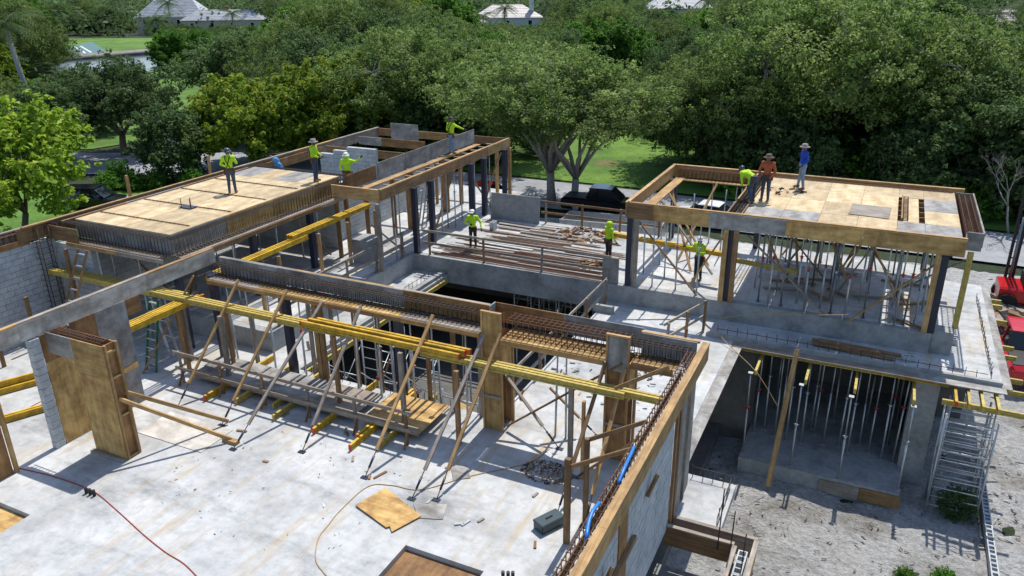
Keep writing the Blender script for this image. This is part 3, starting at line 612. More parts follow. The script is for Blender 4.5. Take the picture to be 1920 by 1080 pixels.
# ---- yellow joists ----
def joist(p,q,label,mat='yellow_paint',group='yellow formwork joists',caps=True,h=.17):
    o=root('formwork_joist',p,label,'joist',group)
    beam('web_and_flanges',p,q,.078,h,mat,o,kind='i')
    if caps:
        d=(Vector(q)-Vector(p)).normalized()
        for e,s in ((Vector(p),-1),(Vector(q),1)): beam('end_cap',e+d*s*.001,e+d*s*.03,.08,h*.97,'red_cap' if mat=='yellow_paint' else mat,o)
for k in range(3): joist((-20.6+k*.2,15.78+k*.12,2.38),(-13.0,15.78+k*.12,2.38),'worn yellow joist of the long overhead run at left, %s from the viewer'%ORD[k],'yellow_worn')
for k in range(3): joist((-14.4+.2*k,15.70+k*.13,2.56 if k else 2.5),(-9.2+.1*k,15.70+k*.13,2.56 if k else 2.5),'bright yellow joist with red tips over the floor opening, %s from the viewer'%ORD[k])
for k in range(3): joist((-10.4+k*.3,15.78+k*.12,2.34),(-3.75-.25*(k==0)*4,15.78+k*.12,2.34),'worn yellow joist running to the right-hand beam, %s from the viewer'%ORD[k],'yellow_worn')
for k in range(4): joist((-25.9+.1*k,15.95+k*.12,2.28),(-19.3-.1*k,15.95+k*.12,2.28),'worn yellow joist below the near edge of the left deck, %s from the viewer'%ORD[k],'yellow_worn')
for k in range(3): joist((-19.85+k*.13,17.4,2.5),(-19.85+k*.13,22.3,2.5),'bright yellow joist beside the left deck, near bundle, %s from the left'%ORD[k],caps=False)
for k in range(3): joist((-19.8+k*.13,21.4,2.72),(-19.8+k*.13,26.4,2.72),'bright yellow joist beside the left deck, far upper bundle, %s from the left'%ORD[k],caps=False)
for k in range(4): joist((-19.45+k*.12,12.6+.1*k,2.25),(-19.45+k*.12,16.2+.1*k,2.25),'yellow joist behind the grey wall form panel, %s from the left'%ORD[k])
for k,x in enumerate((-17.2,-16.2,-15.0,-14.55,-13.05,-11.75,-10.95)):
    joist((x,14.3+.25*(k%3)-(.35 if k in(4,5) else 0),.11),(x,17.25,.11),'yellow joist under the walkway platform, %s from the left'%ORD[k],'yellow_paint' if k in (0,4,5) else 'yellow_worn')
joist((-11.62,13.95,.11),(-11.62,17.2,.11),'second joist of the bright pair under the walkway platform')
for k in range(3): joist((-24.6+k*.13,9.6,.11+.2*(k==1)),(-22.3+k*.13,14.5,.11+.2*(k==1)),'yellow joist on the slab behind the left wall form, %s from the left'%ORD[k])
for k in range(2): joist((-22.4+k*.14,9.4,.11),(-20.8+k*.14,12.7,.11),'yellow joist lying nearest the block pier, %s of a pair'%ORD[k])
for k in range(2): joist((-9.9,29.0+k*.12,1.95+.0*k),(-4.9,28.2+k*.12,1.95),'yellow joist carried on a shoulder at the right deck, %s from the viewer'%ORD[k])
joist((-4.7,28.1,1.85),(-2.2,28.1,1.7),'worn yellow joist leaning inside the right deck bay','yellow_worn')
joist((-3.75,24.9,-.16),(1.4,24.9,-.16),'weathered yellow ledger joist under the right ledge','yellow_worn'); joist((1.45,24.9,-.16),(2.9,24.9,-.16),'short tan ledger joist under the right ledge','yellow_paint',caps=False)
joist((2.75,24.15,-.4),(4.95,24.15,-.4),'weathered joist lying across the scaffold tower','yellow_worn')
for k,x in enumerate((3.05,3.4,3.75,4.15)): joist((x,23.75,-.19),(x,24.95,-.19),'short joist end on top of the scaffold tower, %s from the left'%ORD[k],'yellow_paint' if k==0 else 'yellow_worn',h=.16)
for k,y in enumerate((25.5,26.4,28.2,29.0,31.4,33.0,33.6)): joist((4.0,y,-.36),(5.0,y,-.36),'joist end sticking out under the right ledge, %s from the viewer'%ORD[k],'yellow_worn')
for k,x in enumerate((-2.7,-1.15,.3,1.95)): joist((x,23.7,-.38),(x,28.5,-.38),'joist head above the lower room props, %s from the left'%ORD[k],'yellow_worn')
run('edge_form_board',(-3.72,24.78,-.02),(4.4,24.78,-.02),.38,.03,['ply_grey','lumber_grey'],H,3)
run('edge_form_board',(4.45,25.0,-.04),(4.45,34.3,-.04),.25,.03,['ply_grey'],H,3)
run('edge_form_board',(-3.62,17.2,-.04),(-3.62,24.6,-.04),.55,.03,['ply_grey'],H,3)
for y0,y1 in ((17.3,26.4),): joist((-15.9,y0,-.2),(-15.9,y1,-.2),'weathered joist along the left edge of the floor opening','yellow_worn')
tag(beam('leaning_timber',(-1.588,24.600,0.277),(-1.788,22.765,-3.950),.14,.2,'lumber_fresh'),'thick yellowed timber leaning against the right ledge in front of the lower room','timber')
# ---- leaning braces with turnbuckle feet ----
def brace(foot,top,label,mat,wd=.09,h=.045,buckle=True):
    f_=Vector(foot);t=Vector(top);d=(t-f_).normalized(); L=(t-f_).length
    o=root('leaning_brace',f_,label,'brace','timber braces'); s=.75 if buckle else 0
    beam('timber',f_+d*s,t,wd,h,mat,o)
    if buckle:
        tube('turnbuckle',f_+d*.04,f_+d*.28,.013,'rust',o); tube('turnbuckle_body',f_+d*.26,f_+d*.58,.03,'navy',o); tube('turnbuckle_rod',f_+d*.56,f_+d*.85,.013,'rust',o)
        link('foot_plate',boxmesh(.2,.12,.02),'navy',o,Matrix.Translation(f_+Vector((0,0,.012))))
BR=[((333,763),(447,524),'lumber_fresh'),((415,798),(538,543),'lumber_fresh'),((437,843),(604,566),'lumber_grey'),((566,848),(677,573),'lumber_grey'),((684,896),(812,590),'lumber_fresh'),((772,936),(908,628),'lumber_grey'),((818,938),(938,625),'lumber_fresh')]
BRW=[((-17.702,13.697,0.000),(-17.286,16.350,3.173)),((-15.737,13.459,0.000),(-15.387,16.350,3.147)),((-14.540,12.680,0.000),(-14.104,16.350,2.970)),((-12.769,13.355,0.000),(-12.711,16.350,3.093)),((-10.563,13.113,0.000),(-10.328,16.350,3.239)),((-9.017,12.875,0.000),(-8.776,16.350,2.934)),((-8.457,13.088,0.000),(-8.302,16.350,3.071))]
for k,(a,b_) in enumerate(BRW): brace(a,b_,'long timber brace propping the front beam, %s from the left'%ORD[k],BR[k][2])
brace((-5.606,13.747,-0.000),(-5.429,16.400,2.801),'dark brace leaning on the second column form, left of a tan one','lumber_brown')
brace((-4.886,13.662,0.000),(-4.931,16.400,2.731),'tan brace leaning on the second column form, right of a dark one','lumber_fresh')
brace((-6.602,16.356,0.000),(-8.391,16.800,1.613),'grey brace slanting right from the tan column form to the slab','lumber_grey')
brace((-5.886,17.371,0.000),(-7.163,17.000,1.398),'brown brace slanting down toward the second column form','lumber_brown')
brace((-5.743,15.360,-0.000),(-3.600,13.395,2.904),'timber brace from the right-hand beam down to the slab','lumber_brown')
brace((-8.250,16.600,0.162),(-5.036,16.500,2.808),'brown diagonal timber between the two column forms','lumber_brown',buckle=False)
brace((-20.422,14.780,0.000),(-19.140,16.300,3.029),'tan brace behind the grey wall form at left','lumber_fresh',buckle=False)
brace((-16.75,11.3,1.75),(-14.85,12.95,.08),'tan kicker from the plywood wing wall to the floor, upper of two','lumber_fresh',.06,.1,False); brace((-16.75,11.5,1.85),(-15.6,13.6,.1),'tan kicker from the plywood wing wall to the floor, rear of two','lumber_fresh',.06,.1,False)
tag(box('floor_block',-15.1,-14.6,12.85,13.0,.0,.1,'lumber_fresh'),'short tan block nailed to the floor at the foot of a kicker','block')
# right deck braces
for k,(a,b_,m_) in enumerate((((-3.9,26.75,3.3),(-.95,26.6,.78),'lumber_grey'),((2.0,26.7,3.05),(-.25,26.45,.78),'lumber_fresh'),((2.9,27.5,3.1),(.9,28.2,1.3),'lumber_grey'),((-7.75,26.75,3.3),(-5.4,26.6,.8),'lumber_brown'),((-7.6,29.2,3.5),(-5.2,28.2,1.1),'lumber_grey'),((-7.7,30.6,3.5),(-5.6,29.4,1.0),'lumber_fresh'),((-7.8,31.4,3.5),(-6.2,29.0,.8),'lumber_fresh'),((-6.2,32.9,3.5),(-7.0,30.0,.8),'lumber_fresh'),((-5.0,33.0,3.5),(-5.2,30.6,.8),'lumber_fresh'),((-4.6,27.2,3.3),(-5.9,27.6,.8),'lumber_fresh'),((-3.2,28.6,3.5),(-1.3,30.2,.8),'lumber_brown'),((-.6,29.6,3.5),(1.6,28.4,.8),'lumber_brown'))):
    brace(b_,a,'timber brace under the right roof deck, %s of the set'%ORD[k],m_,buckle=False)
for k,(a,b_,m_) in enumerate((((-17.9,26.4,.78),(-18.0,24.3,2.6),'lumber_grey'),((-18.3,31.6,3.4),(-18.2,29.3,.8),'lumber_fresh'),((-17.7,31.9,3.0),(-17.6,34.0,.9),'lumber_grey'),((-17.7,35.0,3.2),(-17.7,33.2,1.0),'lumber_fresh'),((-18.0,35.9,3.3),(-18.2,34.2,1.0),'lumber_grey'))):
    brace(a,b_,'timber brace among the columns of the far roof form, %s from the viewer'%ORD[k],m_,buckle=False)
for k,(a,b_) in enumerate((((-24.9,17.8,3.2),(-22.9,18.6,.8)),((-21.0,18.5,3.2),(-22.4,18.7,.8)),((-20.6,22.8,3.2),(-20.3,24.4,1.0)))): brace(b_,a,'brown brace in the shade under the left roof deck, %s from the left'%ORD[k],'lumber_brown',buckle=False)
# ---- timber posts ----
def post(x,y,z0,z1,wd,mat,label): return tag(box('timber_post',x-wd/2,x+wd/2,y-.05,y+.05,z0,z1,mat),label,'post','timber posts')
post(-14.75,16.72,0,2.84,.16,'lumber_fresh','tan doubled timber post under the front beam, left half'); post(-14.55,16.72,0,2.84,.14,'lumber_brown','brown doubled timber post under the front beam, right half')
for x,y,z1,m_,lb in ((-17.56,24.15,3.55,'lumber_grey','thick grey timber post at the near corner of the far roof form'),(-18.8,37.0,3.5,'lumber_fresh','tan post at the rear corner of the far roof form'),(-17.6,36.1,3.55,'lumber_fresh','tan post at the right rear corner of the far roof form'),(-4.55,26.55,3.44,'lumber_fresh','tan post left of the middle dark column of the right deck'),(-4.2,26.6,3.44,'lumber_brown','brown post right of the middle dark column of the right deck'),(-7.8,26.62,3.44,'lumber_grey','grey post beside the left dark column of the right deck'),(2.05,26.6,3.44,'lumber_fresh','tan post beside the right dark column of the right deck'),(2.98,27.35,3.4,'yellow_worn','yellowed post at the right end of the right deck'),(-20.15,24.9,3.2,'lumber_brown','brown post under the far end of the left deck ledge'),(-20.2,25.6,3.2,'lumber_fresh','tan post under the far end of the left deck ledge'),(-19.9,26.6,3.5,'lumber_brown','brown post behind the yellow joists')):
    post(x,y,.74,z1,.17,m_,lb)
for k,(x,y,z1) in enumerate(((-19.3,20.3,2.4),(-19.3,22.6,2.6),(-19.2,24.3,2.6),(-19.0,19.0,2.38),(-19.2,26.2,2.6))):
    post(x,y,.74 if y>17.7 else 0,z1-.02,.11,'lumber_fresh','tan post carrying the yellow joists beside the left deck, %s of the row'%ORD[k])
for k,(x,y,z1) in enumerate(((-19.7,15.9,2.26),(-17.4,15.5,2.26),(-13.2,15.6,2.36),(-10.9,15.5,2.36),(-9.15,15.45,2.22),(-6.1,15.85,2.22))): post(x,y,0,z1,.12,'lumber_grey' if k%2 else 'lumber_brown','upright carrying the long yellow joist run, %s from the left'%ORD[k])
for k,(x,y,z1,a) in enumerate(((-25.2,12.6,1.5,.2),(-25.0,13.2,1.2,-.1),(-25.3,14.6,1.9,0),(-24.6,15.9,3.3,0))): post(x,y,0,z1,.1,'lumber_brown','brown stake beside the left block wall, %s from the viewer'%ORD[k])
post(-5.05,13.0,0,2.2,.13,'lumber_brown','dark brown post standing beside the teal toolbox'); post(-4.95,13.9,0,2.2,.1,'lumber_brown','grey-brown post inside the right-hand beam'); post(-5.6,15.4,0,2.2,.07,'lumber_fresh','thin tan stake near the debris heap')
for k,(y,z) in enumerate(((13.0,2.0),(13.95,2.1),(15.6,2.6))): tag(beam('strut',(-5.0 if k<2 else -4.9,y,z),(-3.62,y-.1,z+.9),.05,.09,'lumber_fresh' if k==2 else 'lumber_brown'),'short strut bracing the right-hand beam, %s from the viewer'%ORD[k],'strut')
# ---- guard rails ----
def guard(pts,base,label,n,mat='lumber_grey',h=1.1,kick=True):
    a=Vector((*pts[0],base)); b_=Vector((*pts[1],base)); o=root('guard_rail',a,label,'guard rail','timber guard rails')
    for k in range(n):
        p=a.lerp(b_,(k+.12)/(n-.76) if n>1 else .5); beam('post',p,p+Vector((random.uniform(-.03,.03),0,h)),.09,.045,random.choice(['lumber_grey','lumber_brown']),o)
        if kick: q=p+Vector((0,-.0,.0)); beam('kicker',p+Vector((.06,-.25,.02)),p+Vector((.06,.0,.45)),.03,.08,'lumber_brown',o)
    off=Vector((0,-.05,0)) if abs(b_.x-a.x)>abs(b_.y-a.y) else Vector((-.05,0,0))
    beam('top_rail',a+off+Vector((0,0,h-.04)),b_+off+Vector((0,0,h-.06)),.04,.10,mat,o); beam('mid_rail',a+off+Vector((0,0,h*.48)),b_+off+Vector((0,0,h*.46)),.04,.10,mat,o)
guard(((-18.9,14.88),(-10.2,14.82)),0,'low guard rail along the walkway platform on the front slab',6)
guard(((-17.2,26.75),(-8.75,26.75)),.74,'guard rail along the front edge of the middle deck',4,kick=False)
guard(((-14.4,33.0),(-8.4,33.0)),.74,'brown guard rail along the rear of the middle deck',4,'lumber_brown',kick=False)
guard(((-17.75,18.2),(-17.75,26.2)),.74,'guard rail along the raised floor beside the left deck',5)
guard(((-8.72,17.6),(-8.72,26.3)),0,'guard rail along the right edge of the floor opening',5)
guard(((-5.6,23.0),(-4.8,25.6)),0,'short guard rail with triangular feet on the right slab',3)
tag(box('rail_panel',-9.1,-8.45,26.7,26.74,.74,1.75,'ply_grey'),'grey plywood panel closing the right end of the middle guard rail','panel')
# ---- walkway platform ----
o=root('walkway_platform',(-14,15.8,.2),'low walkway of plywood sheets on yellow joists by the floor opening','platform')
for k,(x0,x1,m_) in enumerate(((-18.6,-16.3,'ply_grey'),(-16.29,-14.0,'ply_grey'),(-13.99,-12.4,'lumber_grey'),(-12.1,-10.2,'ply_fresh'))): box('plywood_sheet',x0,x1,15.15,16.5 if k<3 else 16.75,.215,.24,m_,o)
run('edge_plank',(-18.6,15.1,.3),(-10.2,15.1,.3),.045,.24,['lumber_brown','lumber_grey'],o,3.5)
# ---- rebar bundles on the middle deck ----
def bundle(x0,x1,y,z,label,n=9,mat='rust',sp=.05,skew=.0):
    o=root('rebar_bundle',(x0,y,z),label,'rebar bundle','rebar bundles on the middle deck')
    for k in range(n):
        a=random.uniform(-.5,.5); yy=y+(k-n/2)*sp; zz=z+.016+.03*(k%2)
        tube('bar',(x0+a,yy,zz),(x1+a*.5,yy+skew+random.uniform(-.12,.12),zz),.016,mat,o,seg=5)
for k,(x0,x1,y,n,m_) in enumerate(((-16.6,-9.0,27.15,12,'rust'),(-16.8,-9.2,27.75,6,'rust_pale'),(-16.4,-9.3,28.4,9,'rust'),(-16.9,-9.6,29.2,6,'rust_pale'),(-15.4,-9.2,29.9,11,'rust_pale'),(-16.6,-10.5,30.7,6,'rust_pale'),(-16.2,-10,31.4,6,'rust_pale'),(-16.8,-12,32.1,6,'rust'))):
    bundle(x0,x1,y,.737,'long steel bars lying across the middle deck, %s bundle from the viewer'%ORD[k],n,m_,.055,-.1)
tag(beam('form_sheet',(-17.0,32.75,1.38),(-14.4,32.75,1.38),.07,1.28,'conc_grey',roll=R(-6)),'grey sheet panel leaning at the rear of the middle deck','panel')

proprow([(-15.4,17.25),(-14.3,17.3),(-13.0,17.25),(-12.3,17.3),(-11.2,17.25),(-10.3,17.3),(-9.4,17.28)],-3.6,2.87,'rising from the floor opening to the front beam','props in the floor opening')
proprow([(-2.0,25.3),(-.4,25.4),(.75,25.9),(-1.9,26.0),(-.2,27.2),(.9,27.6),(-2.3,27.8),(1.9,28.2)],-3.5,-.3,'among the lower room shores','props in the lower room',False)
proprow([(-7.9,28.2),(-7.0,28.0),(-6.6,30.4),(-5.6,31.6),(-4.9,29.8),(-5.0,32.2)],.74,3.6,'inside the open bay of the right deck','props under the right deck',False)
rz=random.Random(17)
for k in range(14):
    x=-3.6+rz.uniform(0,5.2); y=27.6+rz.uniform(0,5); a=(x,y,.78); dx=rz.uniform(-1.4,1.4); b_=(x+dx,y+rz.uniform(-.8,.8),rz.uniform(2.2,3.6))
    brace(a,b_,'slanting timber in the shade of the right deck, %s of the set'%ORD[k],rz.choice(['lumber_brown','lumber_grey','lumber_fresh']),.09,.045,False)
for k in range(9):
    x=-19.6+k*.28+rz.uniform(-.1,.1); y=rz.uniform(15.3,17.0); post(x,y,0,rz.uniform(1.6,2.25),.1,rz.choice(['lumber_brown','lumber_grey','lumber_grey']),'short upright in the cluster beside the green stepladder, %s from left'%ORD[k])
for k in range(7):
    x=-15.5+k*.95; brace((x,17.6,-3.55),(x+rz.choice((-1,1))*1.2,18.4,.3),'slanting timber inside the floor opening, %s from left'%ORD[k],rz.choice(['lumber_brown','lumber_grey']),.09,.05,False)
for k in range(10):
    x=rz.uniform(-3.4,1.8); y=rz.uniform(27.2,32); tag(beam('loose_board',(x,y,.78),(x+rz.uniform(.6,1.8),y+rz.uniform(-.8,.8),.79),.12,.04,rz.choice(['lumber_brown','lumber_grey'])),'loose board on the floor under the right deck, %s of the litter'%ORD[k],'board','boards littering the floor')
for k in range(8):
    x=rz.uniform(-24.5,-20.5); y=rz.uniform(26.8,35.5); post(x,y,.74,3.45,.13,rz.choice(['lumber_brown','lumber_fresh']),'upright inside the far roof form, %s of the set'%ORD[k])
for k,(x,y) in enumerate(((-19.6,28.2),(-19.6,29.6),(-19.6,31.2),(-19.6,32.8),(-19.6,34.4))): post(x,y,.74,3.6,.4 if k%2 else .2,'lumber_brown','brown boarded upright behind the far columns, %s from the viewer'%ORD[k])
box('footing_form',-.3,.9,23.34,23.39,-4.05,-3.6,'lumber_grey',H); box('footing_form',.92,2.1,23.34,23.39,-4.05,-3.58,'lumber_brown',H)

for k in range(12):
    x=rz.uniform(-16.5,-11.5); y=27.3+k*.42; L=rz.uniform(1.6,3.6); tag(beam('weathered_plank',(x,y,.80),(x+L,y+rz.uniform(-.25,.15),.80),.15,.035,rz.choice(['lumber_grey','ply_pale','lumber_grey'])),'pale weathered plank lying among the bars on the middle deck, %s from the viewer'%ORD[k],'plank','planks on the middle deck')
for k in range(16):
    x=rz.uniform(-15.5,-5); y=rz.uniform(11.9,14.6); a=rz.uniform(0,3.1); L=rz.uniform(.12,.4); tag(beam('offcut',(x,y,.02),(x+L*math.cos(a),y+L*math.sin(a),.02),.06,.035,rz.choice(['lumber_grey','lumber_brown','galv'])),'little offcut lying loose on the front slab, %s of the litter'%ORD[k],'offcut','offcuts on the front slab')
proprow([(-1.6,25.15),(-.75,25.9),(.1,25.5),(1.45,25.25),(-2.4,25.6)],-3.5,-.3,'close behind the lower room edge','props in the lower room')
proprow([(-3.3,27.1),(-2.5,27.0),(-.85,27.0),(.2,27.05),(1.45,27.0)],.74,3.6,'second front row under the right deck','props under the right deck',True,'galv_dark')
for k in range(8):
    x=-15.2+k*.85; post(x,16.95,0,2.84,.1,rz.choice(['lumber_grey','lumber_brown']),'thin upright behind the front beam, %s from the left'%ORD[k])

tower(3.0,4.1,24.4,24.9,-4.08,-.5,'second galvanized scaffold tower tucked behind the corner tower',.3)
# ---- loose things ----
def flat(name,pts,z,th,mat,label,cat):
    n=len(pts); v=[(x,y,z) for x,y in pts]+[(x,y,z+th) for x,y in pts]
    f=[tuple(range(n))[::-1],tuple(range(n,2*n))]+[(i,(i+1)%n,n+(i+1)%n,n+i) for i in range(n)]
    m=bpy.data.meshes.new(name); m.from_pydata(v,[],f); return tag(link(name,m,mat),label,cat)
flat('plywood_offcut',[(-10.08,12.07),(-8.95,11.7),(-8.9,11.77),(-8.75,11.63),(-8.44,12.39),(-9.82,12.95)],.03,.02,'ply_fresh','tan plywood offcut with a notched corner lying on the front slab','plywood')
flat('plywood_offcut',[(-8.88,12.72),(-8.48,12.33),(-7.94,12.52),(-8.13,13.04)],.004,.018,'ply_grey','small grey board partly under the tan plywood offcut','board')
flat('plywood_offcut',[(-8.82,14.42),(-8.48,13.95),(-8.13,14.21),(-8.48,14.66)],.004,.018,'ply_grey','small grey square board beyond the tan plywood offcut','board')
flat('plywood_offcut',[(-17.6,12.2),(-15.2,12.2),(-15.25,13.4),(-17.65,13.4)],.003,.016,'ply_pale','dirty flat plywood sheet on the floor behind the wing wall form','plywood')
flat('plywood_offcut',[(-.8,28.6),(.5,28.5),(.55,30.0),(-.75,30.1)],3.892,.02,'lumber_grey','brown plank panel lying on the right roof deck','panel')
flat('plywood_offcut',[(-13.6,22.2),(-12.9,22.0),(-12.7,22.6),(-13.4,22.8)],-3.59,.02,'ply_fresh','pale board on the floor below the opening','board')
flat('plywood_offcut',[(-16.9,21.9),(-16.3,21.6),(-16.15,22.3),(-16.7,22.6)],.004,.02,'ply_deck','pale board lying on the slab strip beside the floor opening','board')
def bevbox(name,L,w_,h,bv,mat,parent,M):
    bm=bmesh.new(); bmesh.ops.create_cube(bm,size=1); bmesh.ops.scale(bm,vec=(L,w_,h),verts=bm.verts); bmesh.ops.bevel(bm,geom=bm.edges[:],offset=bv,segments=2,affect='EDGES')
    m=bpy.data.meshes.new(name); bm.to_mesh(m); bm.free(); return link(name,m,mat,parent,M)
o=root('toolbox',(-5.62,13.35,0),'teal toolbox with handle on the front slab beside a brown post','toolbox')
Mb=Matrix.Translation((-5.62,13.35,.105))@Matrix.Rotation(R(62),4,'Z')
bevbox('case',.66,.34,.2,.02,'teal_box',o,Mb); bevbox('lid',.68,.36,.06,.015,'teal_box',o,Mb@Matrix.Translation((0,0,.115))); bevbox('handle',.2,.04,.03,.01,'black',o,Mb@Matrix.Translation((.0,0,.16)))
tag(pathobj('power_cord',[(-18.947,9.688,0.012),(-17.820,9.824,0.012),(-16.750,9.849,0.012),(-16.140,9.798,0.012),(-14.998,9.513,0.012),(-13.828,9.198,0.012),(-12.926,8.994,0.012),(-12.259,8.897,0.012),(-11.506,8.667,0.012)],.013,'cord_red'),'thin red cord snaking across the front slab at left','cord')
tag(pathobj('power_cord',[(-9.231,9.897,0.012),(-9.749,10.190,0.012),(-10.141,10.768,0.012),(-10.235,11.230,0.012),(-10.316,11.832,0.012),(-10.269,12.840,0.012),(-9.753,13.126,0.012),(-8.999,13.284,0.012),(-8.191,14.263,0.012),(-7.090,15.409,0.012),(-6.839,16.227,0.012)],.012,'cord_tan'),'thin tan cord curling across the front slab past the plywood offcut','cord')
tag(pathobj('power_cord',[(-21.642,11.373,0.012),(-21.719,12.219,0.012),(-21.793,14.132,0.012)],.012,'cord_red'),'thin red cord on the slab behind the block pier','cord')
tag(pathobj('hose',[(-3.395,10.221,3.500),(-3.398,9.917,3.550),(-3.379,9.671,3.500),(-3.318,9.412,3.450),(-3.338,9.433,3.250)],.035,'blue_hose'),'blue hose lying on the right-hand rebar cage, nearer the viewer','hose'); tag(pathobj('hose',[(-3.352,11.993,3.550),(-3.329,11.661,3.550),(-3.302,11.236,3.550),(-3.299,10.943,3.450)],.035,'blue_hose'),'blue hose lying on the right-hand rebar cage, farther from the viewer','hose')
tag(pathobj('cable',[(-0.258,25.200,1.515),(-4.373,25.400,0.496),(-2.621,23.493,-0.300),(-1.844,23.600,-1.454)],.012,'cord_tan'),'yellowish cable hanging from the right ledge into the lower room','cable')
def chips(name,cx,cy,z,rad,n,mats,label,cat,sz=(.05,.25)):
    me=bpy.data.meshes.new(name); v=[];f=[];mi=[]
    for k in range(n):
        r_=rad*math.sqrt(random.random()); t=random.uniform(0,6.28); x=cx+r_*math.cos(t); y=cy+r_*math.sin(t)*.7
        L=random.uniform(*sz); w_=L*random.uniform(.1,.4); h=L*random.uniform(.05,.25)
        Mt=Matrix.Translation((x,y,z+h/2+random.uniform(0,.12)*(1-r_/rad)))@Euler((random.uniform(-.3,.3),random.uniform(-.3,.3),random.uniform(0,6.3))).to_matrix().to_4x4()
        b0=len(v)
        for sx,sy,sz_ in ((-1,-1,-1),(1,-1,-1),(1,1,-1),(-1,1,-1),(-1,-1,1),(1,-1,1),(1,1,1),(-1,1,1)): v.append(tuple(Mt@Vector((sx*L/2,sy*w_/2,sz_*h/2))))
        for q in ((0,3,2,1),(4,5,6,7),(0,1,5,4),(1,2,6,5),(2,3,7,6),(3,0,4,7)): f.append(tuple(b0+i for i in q)); mi.append(k%len(mats))
    me.from_pydata(v,[],f)
    for m_ in mats: me.materials.append(MATS[m_])
    me.polygons.foreach_set('material_index',mi); o=link(name,me); return tag(o,label,cat,None,'stuff')
chips('debris_heap',-6.5,15.25,.0,.7,600,['black','leather','boots','lumber_brown'],'dark heap of sawdust and scraps on the front slab','debris',(.015,.08))
chips('debris_heap',-11.8,31.9,.74,1.5,110,['lumber_brown','rust','conc_grey','lumber_brown'],'scattered timber scraps at the rear of the middle deck','debris',(.08,.5))
chips('debris_heap',-10.2,28.3,.74,.8,90,['lumber_fresh','lumber_brown','rust'],'scraps around the worker at the right of the middle deck','debris',(.05,.3))
chips('rubble',-.5,21.5,GZ+.03,5.5,420,['conc_grey','lumber_grey','conc_dark'],'loose rubble and chips over the dirt in front of the lower room','rubble',(.03,.16))
chips('rubble',6.5,26,GZ+.03,4.5,420,['block','conc_grey','lumber_grey'],'loose rubble and chips on the dirt beyond the block footing','rubble',(.03,.2))
chips('timber_pile',5.6,41.5,GZ+.1,2.6,160,['lumber_grey','lumber_brown','ply_grey'],'pile of old timber behind the right deck by the black mast','timber pile',(.4,2.2))
chips('scraps',-12.3,12.4,.0,3.8,110,['lumber_brown','black','galv'],'tiny scraps scattered on the front slab','scraps',(.02,.07))
chips('scraps',-6.3,20.5,.0,2.2,120,['lumber_grey','conc_grey','black'],'scraps scattered on the right slab behind the front beam','scraps',(.03,.2))
chips('deck_tools',-3.3,31.0,3.89,.8,26,['red_paint','lumber_brown','black'],'red saw parts and wood bits at the feet of the workers on the right deck','tools',(.06,.3))
for k,(x0,x1,y,dz) in enumerate(((-1.2,1.3,25.75,.0),(-1.25,.9,25.95,.06),(-1.1,1.5,26.15,0))): tag(beam('plank',(x0,y,.06+dz),(x1,y-.15,.05+dz),.18,.05,'lumber_brown'),'brown plank lying on the right ledge, %s from the viewer'%ORD[k],'plank','planks on the right ledge')
for k,(x,y,rz) in enumerate(((3.1,27.9,80),(1.72,25.75,10))): tag(link('concrete_block',HB,'block',None,Matrix.Translation((x,y,.1))@Matrix.Rotation(R(rz),4,'Z')),('loose hollow block on the ledge right of the corner pier','loose hollow block on the front of the right ledge')[k],'block')
for k,(x,y,rz) in enumerate(((-16.0,31.0,90),(-16.0,31.0,90))): tag(link('concrete_block',HB,'block',None,Matrix.Translation((x,y,.84+k*.2))@Matrix.Rotation(R(rz),4,'Z')),('lower block of the pair behind the worker on the middle deck','upper block of the pair behind the worker on the middle deck')[k],'block')
for k,(x,y) in enumerate(((-6.4,21.5),(-6.1,22.6))): tag(link('stirrup_pile',mesh_ring(.7,.45,.012),'rust',None,Matrix.Translation((x,y,.02))@Matrix.Rotation(R(90),4,'Y')@Matrix.Rotation(.5*k,4,'X')),('rusty stirrup frame lying on the right slab, nearer','rusty stirrup frame lying on the right slab, farther')[k],'rebar')
for k,(x,y,z) in enumerate(((-2.2,20.0,1.6),(-1.6,19.2,1.3),(-2.6,17.2,1.0))): tag(tube('starter_bar',(-2.0+.3*k,14.3-.25*k,-.1),(-1.98+.3*k,14.3-.25*k,-.1+z),.014,'rebar_dark'),'single upright starter bar in the form box, %s from the left'%ORD[k],'rebar')
def ladder(a,b_,wd,n,mat,rm,label,side=(1,0,0)):
    a=Vector(a);b_=Vector(b_);s=Vector(side).normalized()*wd/2; o=root('ladder',a,label,'ladder')
    for q in (-1,1): beam('rail',a+s*q,b_+s*q*.85,.03,.08,mat,o)
    for k in range(n):
        t=(k+.6)/n; p=a.lerp(b_,t); s2=s*(1-.15*t); beam('rung',p-s2,p+s2,.075,.03,rm,o)
ladder((-24.2,14.6,.0),(-23.394,15.700,3.506),.5,9,'lumber_brown','galv','brown ladder leaning beside the left block wall')
ladder((-20.3,15.0,0),(-20.3,15.6,2.3),.45,8,'green_fibre','galv','green stepladder behind the grey wall form'); ladder((-20.3,16.0,0),(-20.3,15.65,2.3),.45,4,'galv','galv','rear half of the green stepladder')
for k,y in enumerate((29.3,30.0)): ladder((-19.2,y,.74),(-19.1,y+.5,2.7),.4,7,'galv','galv','aluminium stepladder among the far columns, %s'%('nearer' if k==0 else 'farther'),(0,1,0))
ladder((-4.6,11.3,0.1),(-3.85,12.6,1.5),.5,5,'navy','navy','dark blue scaffold frame leaning at the bottom right of the slab',(0.6,-.4,0))
